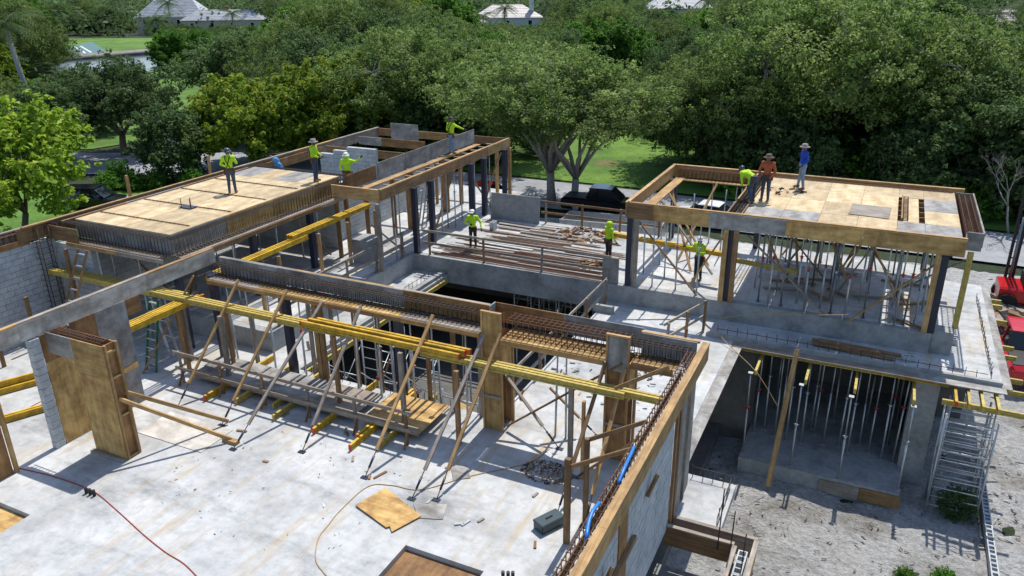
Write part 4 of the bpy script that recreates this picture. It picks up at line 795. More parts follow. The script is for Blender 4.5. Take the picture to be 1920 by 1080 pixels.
# ---------------- people ----------------
def tapered(bm,a,b_,ra,rb,seg=10):
    a=Vector(a);b_=Vector(b_); d=b_-a
    for c,r_ in ((a,ra),(b_,rb)):
        bmesh.ops.create_icosphere(bm,subdivisions=2,radius=r_,matrix=Matrix.Translation(c))
    if d.length>1e-4:
        M,L=axisM(a,b_); M=M@Matrix.Rotation(R(90),4,'Y')
        bmesh.ops.create_cone(bm,cap_ends=True,segments=seg,radius1=ra,radius2=rb,depth=L,matrix=M)
def person(loc,heading,label,shirt,pants,hat,pose='stand',hatmat='hat_white',arms=None,belt=True,hood=None,bend=0,legs=None,glove='gloves',harness=False):
    """local frame: faces +y, x to the right; metres"""
    hip=Vector((0,0,.90)); tors=Euler((-R(bend),0,0)).to_matrix()
    tp=lambda x,y,z: hip+tors@Vector((x,y,z))
    chest=tp(0,.01,.42); neck=tp(0,.0,.57); head=tp(0,.045,.70) ; wst=tp(0,0,.12)
    if bend>30: head=neck+Vector((0,.10,.05))
    sh={-1:tp(-.185,0,.50),1:tp(.185,0,.50)}
    legs=legs or {-1:((-.10,.02,.49),(-.11,-.02,.08)),1:((.10,.02,.49),(.12,.0,.08))}
    arms=arms or {-1:((-.26,-.02,-.02+.24),(-.25,.12,0.0)),1:((.26,-.02,.22),(.25,.12,.0))}
    C=[]  # (a,b,ra,rb,mat)
    C+=[(hip+Vector((-.07,0,0)),hip+Vector((.07,0,0)),.125,.125,'p'),(hip,wst,.135,.125,'p'),(wst,chest,.135,.15,'s'),(chest+tors@Vector((-.09,0,0)),chest+tors@Vector((.09,0,0)),.125,.125,'s'),(sh[-1],sh[1],.085,.085,'s'),(chest,neck,.11,.065,'s'),(neck,head-Vector((0,.02,.03)),.052,.055,'k')]
    C+=[(head+Vector((0,-.015,.02)),head+Vector((0,.005,-.02)),.098,.085,'k'),(head+Vector((0,.03,-.06)),head+Vector((0,.05,-.075)),.055,.045,'k'),(head+Vector((0,.085,-.01)),head+Vector((0,.105,-.03)),.014,.018,'k'),(head+Vector((-.098,0,-.01)),head+Vector((-.1,-.01,-.035)),.02,.016,'k'),(head+Vector((.098,0,-.01)),head+Vector((.1,-.01,-.035)),.02,.016,'k')]
    hands=[]
    for s in (-1,1):
        kn,an=(Vector(q) for q in legs[s]); hp=hip+Vector((s*.09,0,-.03))
        C+=[(hp,kn,.098,.068,'p'),(kn,kn.lerp(an,.35),.066,.066,'p'),(kn.lerp(an,.35),an+Vector((0,0,.03)),.064,.052,'p'),(an,an+Vector((0,-.03,-.03)),.05,.05,'b'),(an+Vector((0,.0,-.03)),an+Vector((s*.02,.15,-.045)),.048,.036,'b')]
        el,wr=(tp(*q) for q in arms[s])
        C+=[(sh[s],el,.068,.052,'s'),(el,wr,.05,.036,'s')]
        d=(wr-el).normalized(); hands.append((wr,d,s))
        C+=[(wr,wr+d*.05,.034,.036,'g'),(wr+d*.05,wr+d*.09,.036,.033,'g')]
    bm=bmesh.new()
    for a,b_,ra,rb,m_ in C: tapered(bm,a,b_,ra,rb)
    me=bpy.data.meshes.new('tmp'); bm.to_mesh(me); bm.free()
    t=bpy.data.objects.new('tmp',me); COL.objects.link(t)
    md=t.modifiers.new('r','REMESH'); md.mode='VOXEL'; md.voxel_size=.017; md.use_smooth_shade=True
    ms=t.modifiers.new('s','SMOOTH'); ms.factor=.5; ms.iterations=3
    dg=bpy.context.evaluated_depsgraph_get(); dg.update(); ev=t.evaluated_get(dg); body=bpy.data.meshes.new_from_object(ev); bpy.data.objects.remove(t); bpy.data.meshes.remove(me)
    # fingers, nostril-level eyes: joined to the same mesh
    bm=bmesh.new(); bm.from_mesh(body); n0=len(bm.faces)
    for wr,d,s in hands:
        side=d.cross(Vector((0,1,0.2))).normalized(); nrm=side.cross(d).normalized(); base=wr+d*.1
        for q,(o_,L) in enumerate(((-.03,.06),(-.01,.07),(.01,.066),(.03,.05))):
            a=base+side*o_; b1=a+d*L*.55+nrm*.008; c1=b1+d*L*.35+nrm*.03
            tapered(bm,a-d*.02,b1,.0095,.009,6); tapered(bm,b1,c1,.009,.0075,6)
        a=wr+d*.045+side*.03*s; b1=a+side*.025*s+d*.035+nrm*.01; tapered(bm,a,b1,.011,.0095,6); tapered(bm,b1,b1+d*.03+nrm*.012,.0095,.008,6)
    n1=len(bm.faces); bm.faces.ensure_lookup_table()
    for s in (-1,1): bmesh.ops.create_icosphere(bm,subdivisions=1,radius=.012,matrix=Matrix.Translation(head+Vector((s*.033,.082,.012))))
    n2=len(bm.faces); bm.to_mesh(body); bm.free()
    keys={'p':pants,'s':shirt,'k':'skin','b':'boots','g':glove,'e':'black'}; order=list(keys)
    body.materials.clear()
    for k in order: body.materials.append(MATS[keys[k]])
    def segd(p,a,b_):
        ab=b_-a; L=ab.length_squared; tt=0 if L<1e-9 else max(0,min(1,(p-a).dot(ab)/L)); return (p-a-ab*tt).length,tt
    CC=[(Vector(a),Vector(b_),ra,rb,m_) for a,b_,ra,rb,m_ in C]
    mi=[]
    for i,p in enumerate(body.polygons):
        if i>=n1: mi.append(5)
        elif i>=n0: mi.append(4)
        else:
            c=p.center; best=None
            for a,b_,ra,rb,m_ in CC:
                dd,tt=segd(c,a,b_); dd-=ra+(rb-ra)*tt
                if best is None or dd<best[0]: best=(dd,m_)
            mi.append(order.index(best[1]))
    body.polygons.foreach_set('material_index',mi)
    for p in body.polygons: p.use_smooth=True
    M=Matrix.Translation(Vector(loc)+Vector((0,0,-.005)))@Matrix.Rotation(R(heading),4,'Z')
    o=root('person',loc,label,'person','workers'); link('body',body,None,o,M)
    # headgear
    tilt=Matrix.Rotation(-R(min(bend,45)),4,'X')
    HM=M@Matrix.Translation(head+Vector((0,-.01,.035)))@tilt
    def lathe(prof,seg=18,sy=1.0):
        v=[];f=[]
        for r_,z in prof:
            for k in range(seg): a=2*math.pi*k/seg; v.append((r_*math.cos(a),r_*math.sin(a)*sy,z))
        for i in range(len(prof)-1):
            for k in range(seg): f.append((i*seg+k,i*seg+(k+1)%seg,(i+1)*seg+(k+1)%seg,(i+1)*seg+k))
        m=bpy.data.meshes.new('hat'); m.from_pydata(v,[],f)
        for p in m.polygons: p.use_smooth=True
        return m
    if hat=='hard': link('hard_hat',lathe([(.155,.0),(.15,.012),(.118,.02),(.115,.06),(.095,.10),(.055,.125),(.001,.132)],18,1.15),hatmat,o,HM)
    if hat=='brim': link('sun_hat',lathe([(.19,-.005),(.185,.005),(.112,.03),(.108,.09),(.085,.115),(.001,.115)],18,1.05),hatmat,o,HM)
    if hat=='cap':
        h=link('cap',lathe([(.112,-.01),(.110,.05),(.085,.09),(.001,.105)],16,1.05),hatmat,o,HM); bevbox('peak',.16,.12,.012,.005,hatmat,h,HM@Matrix.Translation((0,.15,.0)))
    if hood: link('hood',lathe([(.10,-.19),(.12,-.12),(.122,-.02),(.118,.05),(.085,.10),(.001,.118)],16,1.08),hood,o,M@Matrix.Translation(head+Vector((0,-.03,.01)))@tilt)
    if belt:
        b_=link('tool_belt',lathe([(.165,-.05),(.168,.0),(.165,.05)],16,.85),'leather',o,M@Matrix.Translation(hip+Vector((0,0,.06))))
        for x,y in ((-.17,-.04),(.17,-.03)): bevbox('pouch',.07,.13,.2,.02,'leather',b_,M@Matrix.Translation(hip+Vector((x,y,-.04))))
    if harness:
        for s in (-1,1): link('harness_strap',tubes_mesh('strap',[([tp(s*.07,-.135,.12),tp(-s*.06,-.17,.40),tp(-s*.10,-.06,.60)],.016)],5),'black',o,M)
    return o
person((-22.75,21.9,4.01),30,'worker in lime shirt and dark hard hat standing on the left roof deck','hi_vis','denim','hard',hatmat='hat_navy',harness=True,arms={-1:((-.31,.02,.24),(-.22,.16,.12)),1:((.27,.10,.26),(.12,.2,.56))})
tag(beam('staging_plank',(-24.9,26.6,2.72),(-23.6,26.6,2.72),.5,.05,'lumber_grey'),'grey staging plank behind the left roof deck under a blue-hooded worker','plank')
person((-24.3,26.5,2.75),150,'worker in light blue hood seen from the chest up behind the left deck','sky_blue_cloth','denim',None,hood='sky_blue_cloth',belt=False,bend=20,arms={-1:((-.28,.12,.28),(-.18,.34,.3)),1:((.28,.12,.28),(.18,.34,.3))})
person((-20.95,24.75,4.01),-75,'worker in lime shirt and grey sun hat at the far end of the left deck','hi_vis','denim','brim',hatmat='hat_grey',harness=True,arms={-1:((-.27,.04,.24),(-.2,.26,.12)),1:((.27,.06,.24),(.18,.28,.14))})
person((-20.1,25.75,3.33),200,'worker in lime hooded shirt and white helmet raising one arm','hi_vis','boots','hard',hatmat='hat_white',hood='hi_vis',arms={1:((.28,.06,.24),(.12,.28,.14)),-1:((-.43,.10,.50),(-.66,.18,.68))})
person((-18.78,32.2,3.89),-15,'worker in lime shirt and dark helmet on the far roof form plank','hi_vis','jeans_light','hard',hatmat='black',harness=True,arms={-1:((-.28,.0,.24),(-.24,.16,.1)),1:((.36,.14,.40),(.56,.28,.30))})
person((-15.56,28.2,.78),195,'worker in lime shirt, white cap and black trousers on the middle deck','hi_vis','black_cloth','cap',hatmat='hat_white',belt=False,arms={-1:((-.36,.02,.28),(-.42,.18,.06)),1:((.32,.08,.24),(.06,.24,.24))})
person((-9.65,29.0,.745),-35,'worker in lime hood carrying a yellow joist at the right of the middle deck','hi_vis','black_cloth',None,hood='hi_vis',arms={-1:((-.26,.06,.26),(-.2,.22,.46)),1:((.3,-.02,.24),(.32,.12,.02))})
person((-5.79,28.4,.745),160,'worker in lime shirt and white helmet under the open bay of the right deck','hi_vis','black_cloth','hard',hatmat='hat_white',arms={-1:((-.28,.1,.26),(-.2,.3,.3)),1:((.30,.08,.34),(.44,.28,.42))})
person((-4.1,28.85,3.89),60,'worker in lime shirt bending over the beam of the right roof deck','hi_vis','denim','cap',hatmat='hat_navy',bend=72,arms={-1:((-.22,.2,.36),(-.16,.42,.30)),1:((.22,.22,.36),(.16,.44,.28))},legs={-1:((-.11,.10,.47),(-.13,-.05,.08)),1:((.11,.06,.48),(.14,.10,.08))})
person((-3.75,29.35,3.89),170,'worker in orange shirt and brown sun hat on the right roof deck','orange_cloth','denim','brim',hatmat='hat_brown',arms={-1:((-.29,.02,.22),(-.16,.2,.02)),1:((.29,.02,.22),(.18,.22,.0))})
person((-2.75,31.8,3.89),115,'worker in blue shirt, jeans and grey sun hat standing on the right roof deck','blue_cloth','jeans_light','brim',hatmat='hat_grey',belt=False,arms={-1:((-.3,-.04,.26),(-.19,.10,.06)),1:((.3,-.04,.26),(.19,.08,.04))},legs={-1:((-.16,.03,.49),(-.24,.0,.08)),1:((.14,.03,.49),(.2,.05,.08))})
# ---------------- vehicles ----------------
def loft(name,secs,mat,parent,M,cap=True,bev=.05):
    """secs: list of (x, [(y,z),...]) closed rings of equal length"""
    v=[];f=[];n=len(secs[0][1])
    for x,rg in secs: v+= [(x,y,z) for y,z in rg]
    for i in range(len(secs)-1):
        for k in range(n): f.append((i*n+k,i*n+(k+1)%n,(i+1)*n+(k+1)%n,(i+1)*n+k))
    f+= [tuple(range(n))[::-1],tuple(range((len(secs)-1)*n,len(secs)*n))]
    m=bpy.data.meshes.new(name); m.from_pydata(v,[],f)
    bm=bmesh.new(); bm.from_mesh(m); bmesh.ops.recalc_face_normals(bm,faces=bm.faces); bm.to_mesh(m); bm.free()
    for p in m.polygons: p.use_smooth=False
    return link(name,m,mat,parent,M)
def ring(w_,z0,z1,r_=.1): return [(-w_,z0+r_),(-w_+r_*.6,z0),(w_-r_*.6,z0),(w_,z0+r_),(w_,z1-r_),(w_-r_,z1),(-w_+r_,z1),(-w_,z1-r_)]
def car(loc,heading,mat,label,kind='suv'):
    M=Matrix.Translation(loc)@Matrix.Rotation(R(heading),4,'Z'); o=root('parked_'+('pickup' if kind=='pickup' else 'car'),loc,label,'pickup' if kind=='pickup' else 'car','parked vehicles')
    L={'suv':4.8,'pickup':5.7,'sedan':4.6}[kind]/2; wd=.93; top={'suv':1.05,'pickup':1.12,'sedan':.88}[kind]; rf={'suv':1.75,'pickup':1.88,'sedan':1.45}[kind]
    loft('body',[(-L,ring(wd*.9,.42,top*.86)),(-L+.15,ring(wd,.32,top)),(-.9 if kind=='pickup' else -L+.6,ring(wd,.3,top)),(L*.25,ring(wd,.3,top)),(L*.45,ring(wd,.3,top*.98)),(L-.25,ring(wd*.96,.32,top*.86)),(L,ring(wd*.82,.42,top*.7))],mat,o,M)
    if kind=='pickup': cab=[(-1.0,.80),(-.75,.70),(.75,.70),(1.5,.80)]; loft('bed_cover',[(-L+.2,ring(wd*.9,top,top+.04,.015)),(-1.1,ring(wd*.9,top,top+.04,.015))],'black',o,M)
    elif kind=='suv': cab=[(-L+.1,.84),(-L+.5,.72),(.6,.70),(1.35,.82)]
    else: cab=[(-1.75,.80),(-1.0,.66),(.35,.66),(1.2,.8)]
    z=[top,rf-.06,rf-.06,top]
    g=[(-cab[0][1],top-.02),(cab[0][1],top-.02)]
    def tr(w0,w1,z0,z1): return [(-w0,z0),(w0,z0),(w1,z1),(-w1,z1)]
    loft('window_glass',[(cab[0][0],tr(.84,.83,top-.02,top+.02)),(cab[1][0],tr(.85,.70,top-.02,rf-.05)),(cab[2][0],tr(.85,.70,top-.02,rf-.05)),(cab[3][0],tr(.84,.83,top-.02,top+.02))],'glass_dark',o,M)
    loft('roof',[(cab[1][0]-.06,ring(.70,rf-.055,rf-.01,.02)),(cab[1][0]+.3,ring(.72,rf-.05,rf+.03,.03)),(cab[2][0]-.3,ring(.72,rf-.05,rf+.03,.03)),(cab[2][0]+.06,ring(.70,rf-.055,rf-.01,.02))],mat,o,M)
    for s in (-1,1):
        for xx in (cab[1][0]*.2,): beam('pillar',M@Vector((xx,s*.85,top)),M@Vector((xx,s*.715,rf-.05)),.09,.03,mat,o)
        link('headlight',boxmesh(.05,.3,.14),'white_paint',o,M@Matrix.Translation((L-.06,s*.6,top*.7))); link('tail_light',boxmesh(.05,.22,.2),'red_cap',o,M@Matrix.Translation((-L+.02,s*.72,top*.75)))
        link('mirror',boxmesh(.12,.2,.13),mat,o,M@Matrix.Translation((cab[3][0]-.25,s*1.0,top+.08)))
        for x in (-L*.6,L*.62):
            w_=link('wheel',cylmesh(.24,.37,.37,18),'tyre',o,M@Matrix.Translation((x,s*.83,.37))@Matrix.Rotation(R(90),4,'Z'))
            link('rim',cylmesh(.03,.24,.2,12),'rim',w_,M@Matrix.Translation((x,s*.96,.37))@Matrix.Rotation(R(90*s),4,'Z'))
car((-53.156,37.360,-4.080),25,'car_black','black car parked by the hedge left of the left deck','suv')
car((-67.575,58.794,-4.000),118,'car_white','white car parked on the grass behind the small dark tree','suv')
car((-17.733,51.447,-4.000),5,'car_black','black pickup parked on the street behind the middle deck','pickup')
car((-10.349,51.768,-4.000),175,'car_white','white car seen through the open bay of the right deck','sedan')
car((-26.250,49.798,-4.000),80,'car_red','red car seen between the far columns and the tree trunk','suv')
car((-74.320,46.827,-4.000),30,'car_white','pale car half hidden behind the lime green tree','sedan')
car((6.6,36.2,-4.0),93,'red_paint','red pickup parked beside the right ledge','pickup')
o=root('mast_machine',(6.9,44.5,-4.1),'red construction machine with a tall black upright mast behind the right deck','machine')
Mm=Matrix.Translation((7.4,43.6,-4.1))
loft('chassis',[(-1.2,ring(.9,.5,1.3)),(1.6,ring(.9,.5,1.3))],'car_red',o,Mm); loft('engine_hood',[(-.2,ring(.7,1.3,1.9)),(1.4,ring(.65,1.3,1.75))],'black',o,Mm)
for s in (-1,1):
    for x in (-.8,1.1): link('wheel',cylmesh(.3,.5,.5,16),'tyre',o,Mm@Matrix.Translation((x,s*.95,.5))@Matrix.Rotation(R(90),4,'Z'))
for dx in (-.16,.16): beam('mast_rail',(6.75+dx,44.6,-3.9),(6.75+dx,44.6,1.9),.12,.2,'black',o)
for k in range(7): beam('mast_rung',(6.6,44.6,-3.5+k*.85),(6.9,44.6,-3.5+k*.85),.06,.06,'black',o)
tube('cylinder',(6.75,44.4,-3.4),(6.75,44.4,.4),.06,'galv_dark',o); beam('mast_head',(6.5,44.6,1.85),(7.0,44.6,1.85),.2,.14,'galv',o)
# grey dumpster behind the middle deck
o=root('dumpster',(-14.5,45,-4.1),'grey metal skip behind the rear guard rail of the middle deck','skip')
Md=Matrix.Translation((-14.6,44.6,-4.05))@Matrix.Rotation(R(6),4,'Z')
for a,b_,c,d,e in ((0,-1.15,6.2,.06,1.7),(0,1.15,6.2,.06,1.7)): link('side_wall',boxmesh(c,d,e),'galv',o,Md@Matrix.Translation((a,b_,.9)))
for x in (-3.1,3.1): link('end_wall',boxmesh(.06,2.3,1.7),'galv',o,Md@Matrix.Translation((x,0,.9)))
link('floor',boxmesh(6.1,2.2,.06),'galv_dark',o,Md@Matrix.Translation((0,0,.1)))
for k in range(8): link('rib',boxmesh(.08,.07,1.6),'galv',o,Md@Matrix.Translation((-2.8+k*.8,-1.21,.88)))
link('top_rail',boxmesh(6.3,.1,.1),'galv',o,Md@Matrix.Translation((0,-1.16,1.79)))
# ---------------- trees ----------------
import numpy as np
def crown_mesh(name,centers,rc,per,ls,seed,up=.55,flat=.75,mat='leaf_ficus',tvar=.28):
    rg=np.random.default_rng(seed); C=np.array(centers); n=len(C)
    rc=np.array(rc)*np.ones(n)
    ci=np.repeat(np.arange(n),per); N=len(ci)
    d=rg.normal(size=(N,3)); d/=np.linalg.norm(d,axis=1)[:,None]; rad=rg.random(N)**.45
    P=C[ci]+d*(rad*rc[ci])[:,None]*np.array([1,1,flat])
    nr=d*.9+rg.normal(size=(N,3))*.55+np.array([0,0,up]); nr/=np.linalg.norm(nr,axis=1)[:,None]
    t=rg.normal(size=(N,3)); a=np.cross(nr,t); a/=np.linalg.norm(a,axis=1)[:,None]; b=np.cross(nr,a)
    s=ls*rg.uniform(.65,1.35,N)
    A=a*(s*.5)[:,None]; B=b*(s*.32)[:,None]; drop=nr*(s*.12)[:,None]
    V=np.stack([P-A-drop,P-B,P+A-drop,P+B],1).reshape(-1,3)
    me=bpy.data.meshes.new(name); me.vertices.add(N*4); me.vertices.foreach_set('co',V.astype(np.float32).ravel())
    me.loops.add(N*4); me.loops.foreach_set('vertex_index',np.arange(N*4,dtype=np.int32)); me.polygons.add(N)
    me.polygons.foreach_set('loop_start',np.arange(0,N*4,4,dtype=np.int32)); me.polygons.foreach_set('loop_total',np.full(N,4,dtype=np.int32))
    ct=rg.random(n); tn=np.clip(.5+(ct[ci]-.5)*.7+rg.normal(size=N)*tvar,0,1)
    at=me.attributes.new('tint','FLOAT','FACE'); at.data.foreach_set('value',tn.astype(np.float32))
    me.update(); me.validate(); me.materials.append(MATS[mat]); return me
def make_tree(kind,seed,H_,rx,rz,hc,ncl,per,ls,rcl,leaf,bark,trunk_r,limbs=6,bare=0,low=-.45):
    rr=random.Random(seed); cl=[]
    lump=[(rr.uniform(0,6.28),rr.uniform(.72,1.12)) for _ in range(7)]
    def env(t):
        wsum=sum(max(0,math.cos(t-a))**3 for a,_ in lump)+1e-6; return sum(b_*max(0,math.cos(t-a))**3 for a,b_ in lump)/wsum
    while len(cl)<ncl:
        t=rr.uniform(0,6.283); u=rr.uniform(low,1); q=math.sqrt(max(0,1-u*u)); k=rr.random()**.35; e=env(t)*rr.uniform(.68,1.18)
        if k<.45: continue
        cl.append((rx*q*k*e*math.cos(t),rx*q*k*e*math.sin(t),hc+rz*u*k*rr.uniform(.8,1.1)))
    rc_=[rcl*rr.uniform(.6,1.3) for _ in cl]; pr_=[int(per*.8)]*len(cl); C2=[];R2=[]
    for c in cl:
        o_=(Vector(c)-Vector((0,0,hc-rz*.4))).normalized()
        for _ in range(4):
            d_=(o_+Vector((rr.uniform(-.8,.8),rr.uniform(-.8,.8),rr.uniform(-.5,.7)))).normalized(); C2.append(tuple(Vector(c)+d_*rcl*rr.uniform(.9,1.55))); R2.append(rcl*rr.uniform(.22,.42))
    crown=crown_mesh(kind+'_crown',cl+C2,rc_+R2,pr_+[int(per*.09)]*len(C2),ls,seed,mat=leaf)
    paths=[]; h0=H_*.22
    base=[(0,0,-.3),(rr.uniform(-.1,.1),rr.uniform(-.1,.1),h0*.5),(rr.uniform(-.25,.25),rr.uniform(-.25,.25),h0)]
    paths.append((base,[trunk_r*1.35,trunk_r,trunk_r*.9])); tips=[]
    for k in range(limbs):
        t=6.283*k/limbs+rr.uniform(-.3,.3); L=rx*rr.uniform(.45,.7); z=hc+rz*rr.uniform(-.1,.35)
        mid=Vector((math.cos(t)*L*.45,math.sin(t)*L*.45,h0+(z-h0)*.55)); tip=Vector((math.cos(t+.2)*L,math.sin(t+.2)*L,z))
        paths.append(([base[-1],mid*.6+Vector(base[-1])*.4,mid+Vector((rr.uniform(-.3,.3),rr.uniform(-.3,.3),rr.uniform(-.3,.3))),tip],[trunk_r*.62,trunk_r*.5,trunk_r*.38,trunk_r*.16])); tips+=[mid,tip]
    for c in rr.sample(cl,min(len(cl),55)):
        c=Vector(c); s_=min(tips,key=lambda q:(q-c).length); m_=(s_+c)/2+Vector((rr.uniform(-.5,.5),rr.uniform(-.5,.5),rr.uniform(-.2,.6)))
        paths.append(([s_,m_,c*1.0],[trunk_r*.17,trunk_r*.11,trunk_r*.04]))
    for k in range(bare):
        c=Vector(rr.choice(cl)); s_=min(tips,key=lambda q:(q-c).length); d=(c-s_).normalized(); e=c+d*rr.uniform(.6,1.4)+Vector((0,0,rr.uniform(.2,.8)))
        paths.append(([s_,(s_+c)/2+Vector((rr.uniform(-.4,.4),rr.uniform(-.4,.4),.3)),c,e],[.06,.045,.03,.012]))
        paths.append(([c,c+d*.5+Vector((rr.uniform(-.7,.7),rr.uniform(-.7,.7),rr.uniform(.2,.8)))],[.025,.008]))
    trunk=tubes_mesh(kind+'_trunk',paths,6); trunk.materials.append(MATS[bark]); return crown,trunk
TREES={'ficus_a':make_tree('ficus_a',1,11.5,8,4.0,7.0,230,330,.2,1.3,'leaf_ficus','bark_pale',.48,7,60,-.75),
'ficus_b':make_tree('ficus_b',2,11,8.2,3.8,6.8,220,330,.2,1.3,'leaf_ficus','bark_pale',.5,6,60,-.75),
'ficus_high':make_tree('ficus_high',12,12,6.6,3.2,8.2,150,260,.2,1.15,'leaf_ficus','bark_pale',.29,8,80,-.35),
'oak':make_tree('oak',3,10.5,7,4.0,6.2,190,230,.24,1.05,'leaf_dark','bark',.36,6,0,-.6),
'oak_b':make_tree('oak_b',7,10.5,7,4.2,6.0,170,210,.27,1.15,'leaf_dark','bark',.36,6,4),
'mango':make_tree('mango',4,11,5.6,5.0,5.6,150,220,.34,1.1,'leaf_mango','bark',.35,6,0,-.8),
'yellow':make_tree('yellow',5,9,7.2,4.0,4.9,170,170,.42,1.2,'leaf_yellow','bark',.3,6,3,-.7),
'lime':make_tree('lime',6,9,4.2,4.0,5.2,120,120,.36,.95,'leaf_lime','bark',.2,6,3,-.8),
'shrub':make_tree('shrub',8,4,1.9,2.0,2.0,70,120,.2,.6,'leaf_dark','bark',.08,5,0,-.95),
'bush':make_tree('bush',9,2,1.3,.9,.9,46,90,.2,.5,'leaf_mango','bark',.05,5,0,-.9)}
def tree(kind,loc,s,label,group=None,rot=None,sz=None,cat='tree'):
    rot=random.uniform(0,6.28) if rot is None else rot; sz=sz or s
    M=Matrix.Translation(loc)@Matrix.Rotation(rot,4,'Z')@Matrix.Diagonal((s,s,sz,1))
    nm={'f':'ficus_tree','o':'broadleaf_tree','m':'mango_tree','y':'yellow_green_tree','l':'lime_tree','s':'shrub','b':'bush'}[kind[0]]
    o=link(nm,None,None,None,M); o.empty_display_size=.3; tag(o,label,cat,group)
    c,t=TREES[kind]; link('crown',c,None,o,M); link('trunk',t,None,o,M); return o
tree('lime',(-50.067,29.943,-4.100),1.0,'lime green loose-leaved tree at the left edge',rot=.5)
tree('oak',(-67.881,52.155,-4.100),.92,'dark round tree with visible forked trunk beside the street at left',rot=2.2,sz=.86)
tree('oak_b',(-67.923,45.537,-4.100),.72,'dark tree behind the lime green tree at left',rot=1)
tree('shrub',(-54.765,46.242,-4.100),1.45,'small dark upright tree by the street left of the hard-hatted worker',sz=1.5)
tree('yellow',(-52.487,53.463,-4.100),.82,'yellow-green tree behind the worker on the left deck',rot=.3)
tree('yellow',(-47.302,58.621,-4.100),.95,'larger yellow-green tree behind the far roof form',rot=2.4)
tree('oak_b',(-78.960,79.897,-4.100),1.12,'big dark spreading tree on the bright lawn at left',rot=1.7,sz=.92)
tree('mango',(-121.093,106.970,-4.100),.72,'bright green dense tree beside the canal'); tree('mango',(-117.113,110.271,-4.100),.7,'bright green dense tree right of the canal, farther from the water')
tree('mango',(-87.159,112.277,-4.100),1.15,'tall bright green round tree upper left of centre'); tree('mango',(-84.340,122.040,-4.100),.85,'lower bright green round tree beside a palm'); tree('mango',(-87.090,151.497,-4.100),1.2,'bright green dense tree left of the white house')
tree('ficus_a',(-41.485,63.147,-4.100),1.0,'grey-green spreading tree behind the far roof form, left of the worker on the plank',rot=1.0)
tree('ficus_high',(-22.057,52.488,-4.100),1.12,'grey-green tree with pale bare limbs behind the middle deck',rot=.2,sz=.92)
tree('ficus_high',(-20.359,52.570,-4.100),.95,'smaller leaning grey-green tree right of the pale-limbed tree',rot=3,sz=.78)
tree('ficus_a',(-4.198,68.748,-4.100),1.28,'huge grey-green tree behind the worker in blue',rot=4); tree('ficus_b',(1.647,70.621,-4.100),1.12,'huge grey-green tree behind the right end of the right deck',rot=2)
tree('ficus_a',(-12.540,66.252,-4.100),.85,'grey-green tree behind the open bay of the right deck',rot=5); tree('ficus_b',(7.047,70.591,-4.100),.8,'grey-green tree behind the black mast',rot=1)
tree('oak',(10.011,64.291,-4.100),.95,'dark shaded tree at the right edge',rot=.4); tree('oak_b',(12.497,76.854,-4.100),1.2,'tall dark tree beyond the right edge tree')
tree('ficus_b',(-33.393,64.435,-4.100),.95,'grey-green tree between the two trees behind the far roof form',rot=2.5); tree('ficus_a',(-14.841,69.285,-4.100),.8,'grey-green tree behind the small lawn at centre right',rot=.9)
for k,(p,s) in enumerate((((-57.462,43.070,-4.100),1.0),((-55.275,42.838,-4.100),.7),((-54.120,43.716,-4.100),.7),((-57.042,41.701,-4.100),.7),((-51.286,45.313,-4.100),.7))): tree('bush',p,s,'leafy bush in the hedge behind the black car, %s'%ORD[k],'hedge bushes',cat='bush')
tree('shrub',(3.65,23.75,-4.2),.27,'dark bush at the foot of the scaffold tower',cat='bush')
tree('bush',(2.3,20.2,-4.2),.2,'small weed on the dirt at the lower right, nearer','weeds on the dirt',cat='weed'); tree('bush',(3.3,20.5,-4.2),.24,'small weed on the dirt at the lower right, beside the block footing','weeds on the dirt',cat='weed')
for k,(x,y,s) in enumerate(((-9,61.5,1.3),(-6.5,62.5,1.6),(-4,61,1.2),(-1.5,62.8,1.7),(1.2,61.5,1.4),(3.6,62.4,1.7),(6,61,1.3),(8.5,62,1.7),(11,60.5,1.5),(13.5,61,1.8),(-11.5,63.5,1.6),(-7.5,66,1.9),(-2.8,66.5,2.0),(2.4,66,2.0),(7.3,65.5,2.0),(-36,62,1.5),(-39,61,1.7),(-33,63.5,1.5),(-45,62,1.8),(-42,64,1.7))):
    tree('shrub' if k%3 else 'bush',(x,y,GZ-.3),s,'leafy undergrowth shrub below the trees beyond the street, %s in line'%ORD[k],'undergrowth shrubs',cat='shrub')
def wood_place(x,y):
    a=math.degrees(math.atan2(-x,y)); return 'at the upper left corner' if a>50 else 'above the left roof deck' if a>38 else 'above the far roof form' if a>27 else 'above the middle deck' if a>16 else 'above the right roof deck' if a>2 else 'at the upper right corner'
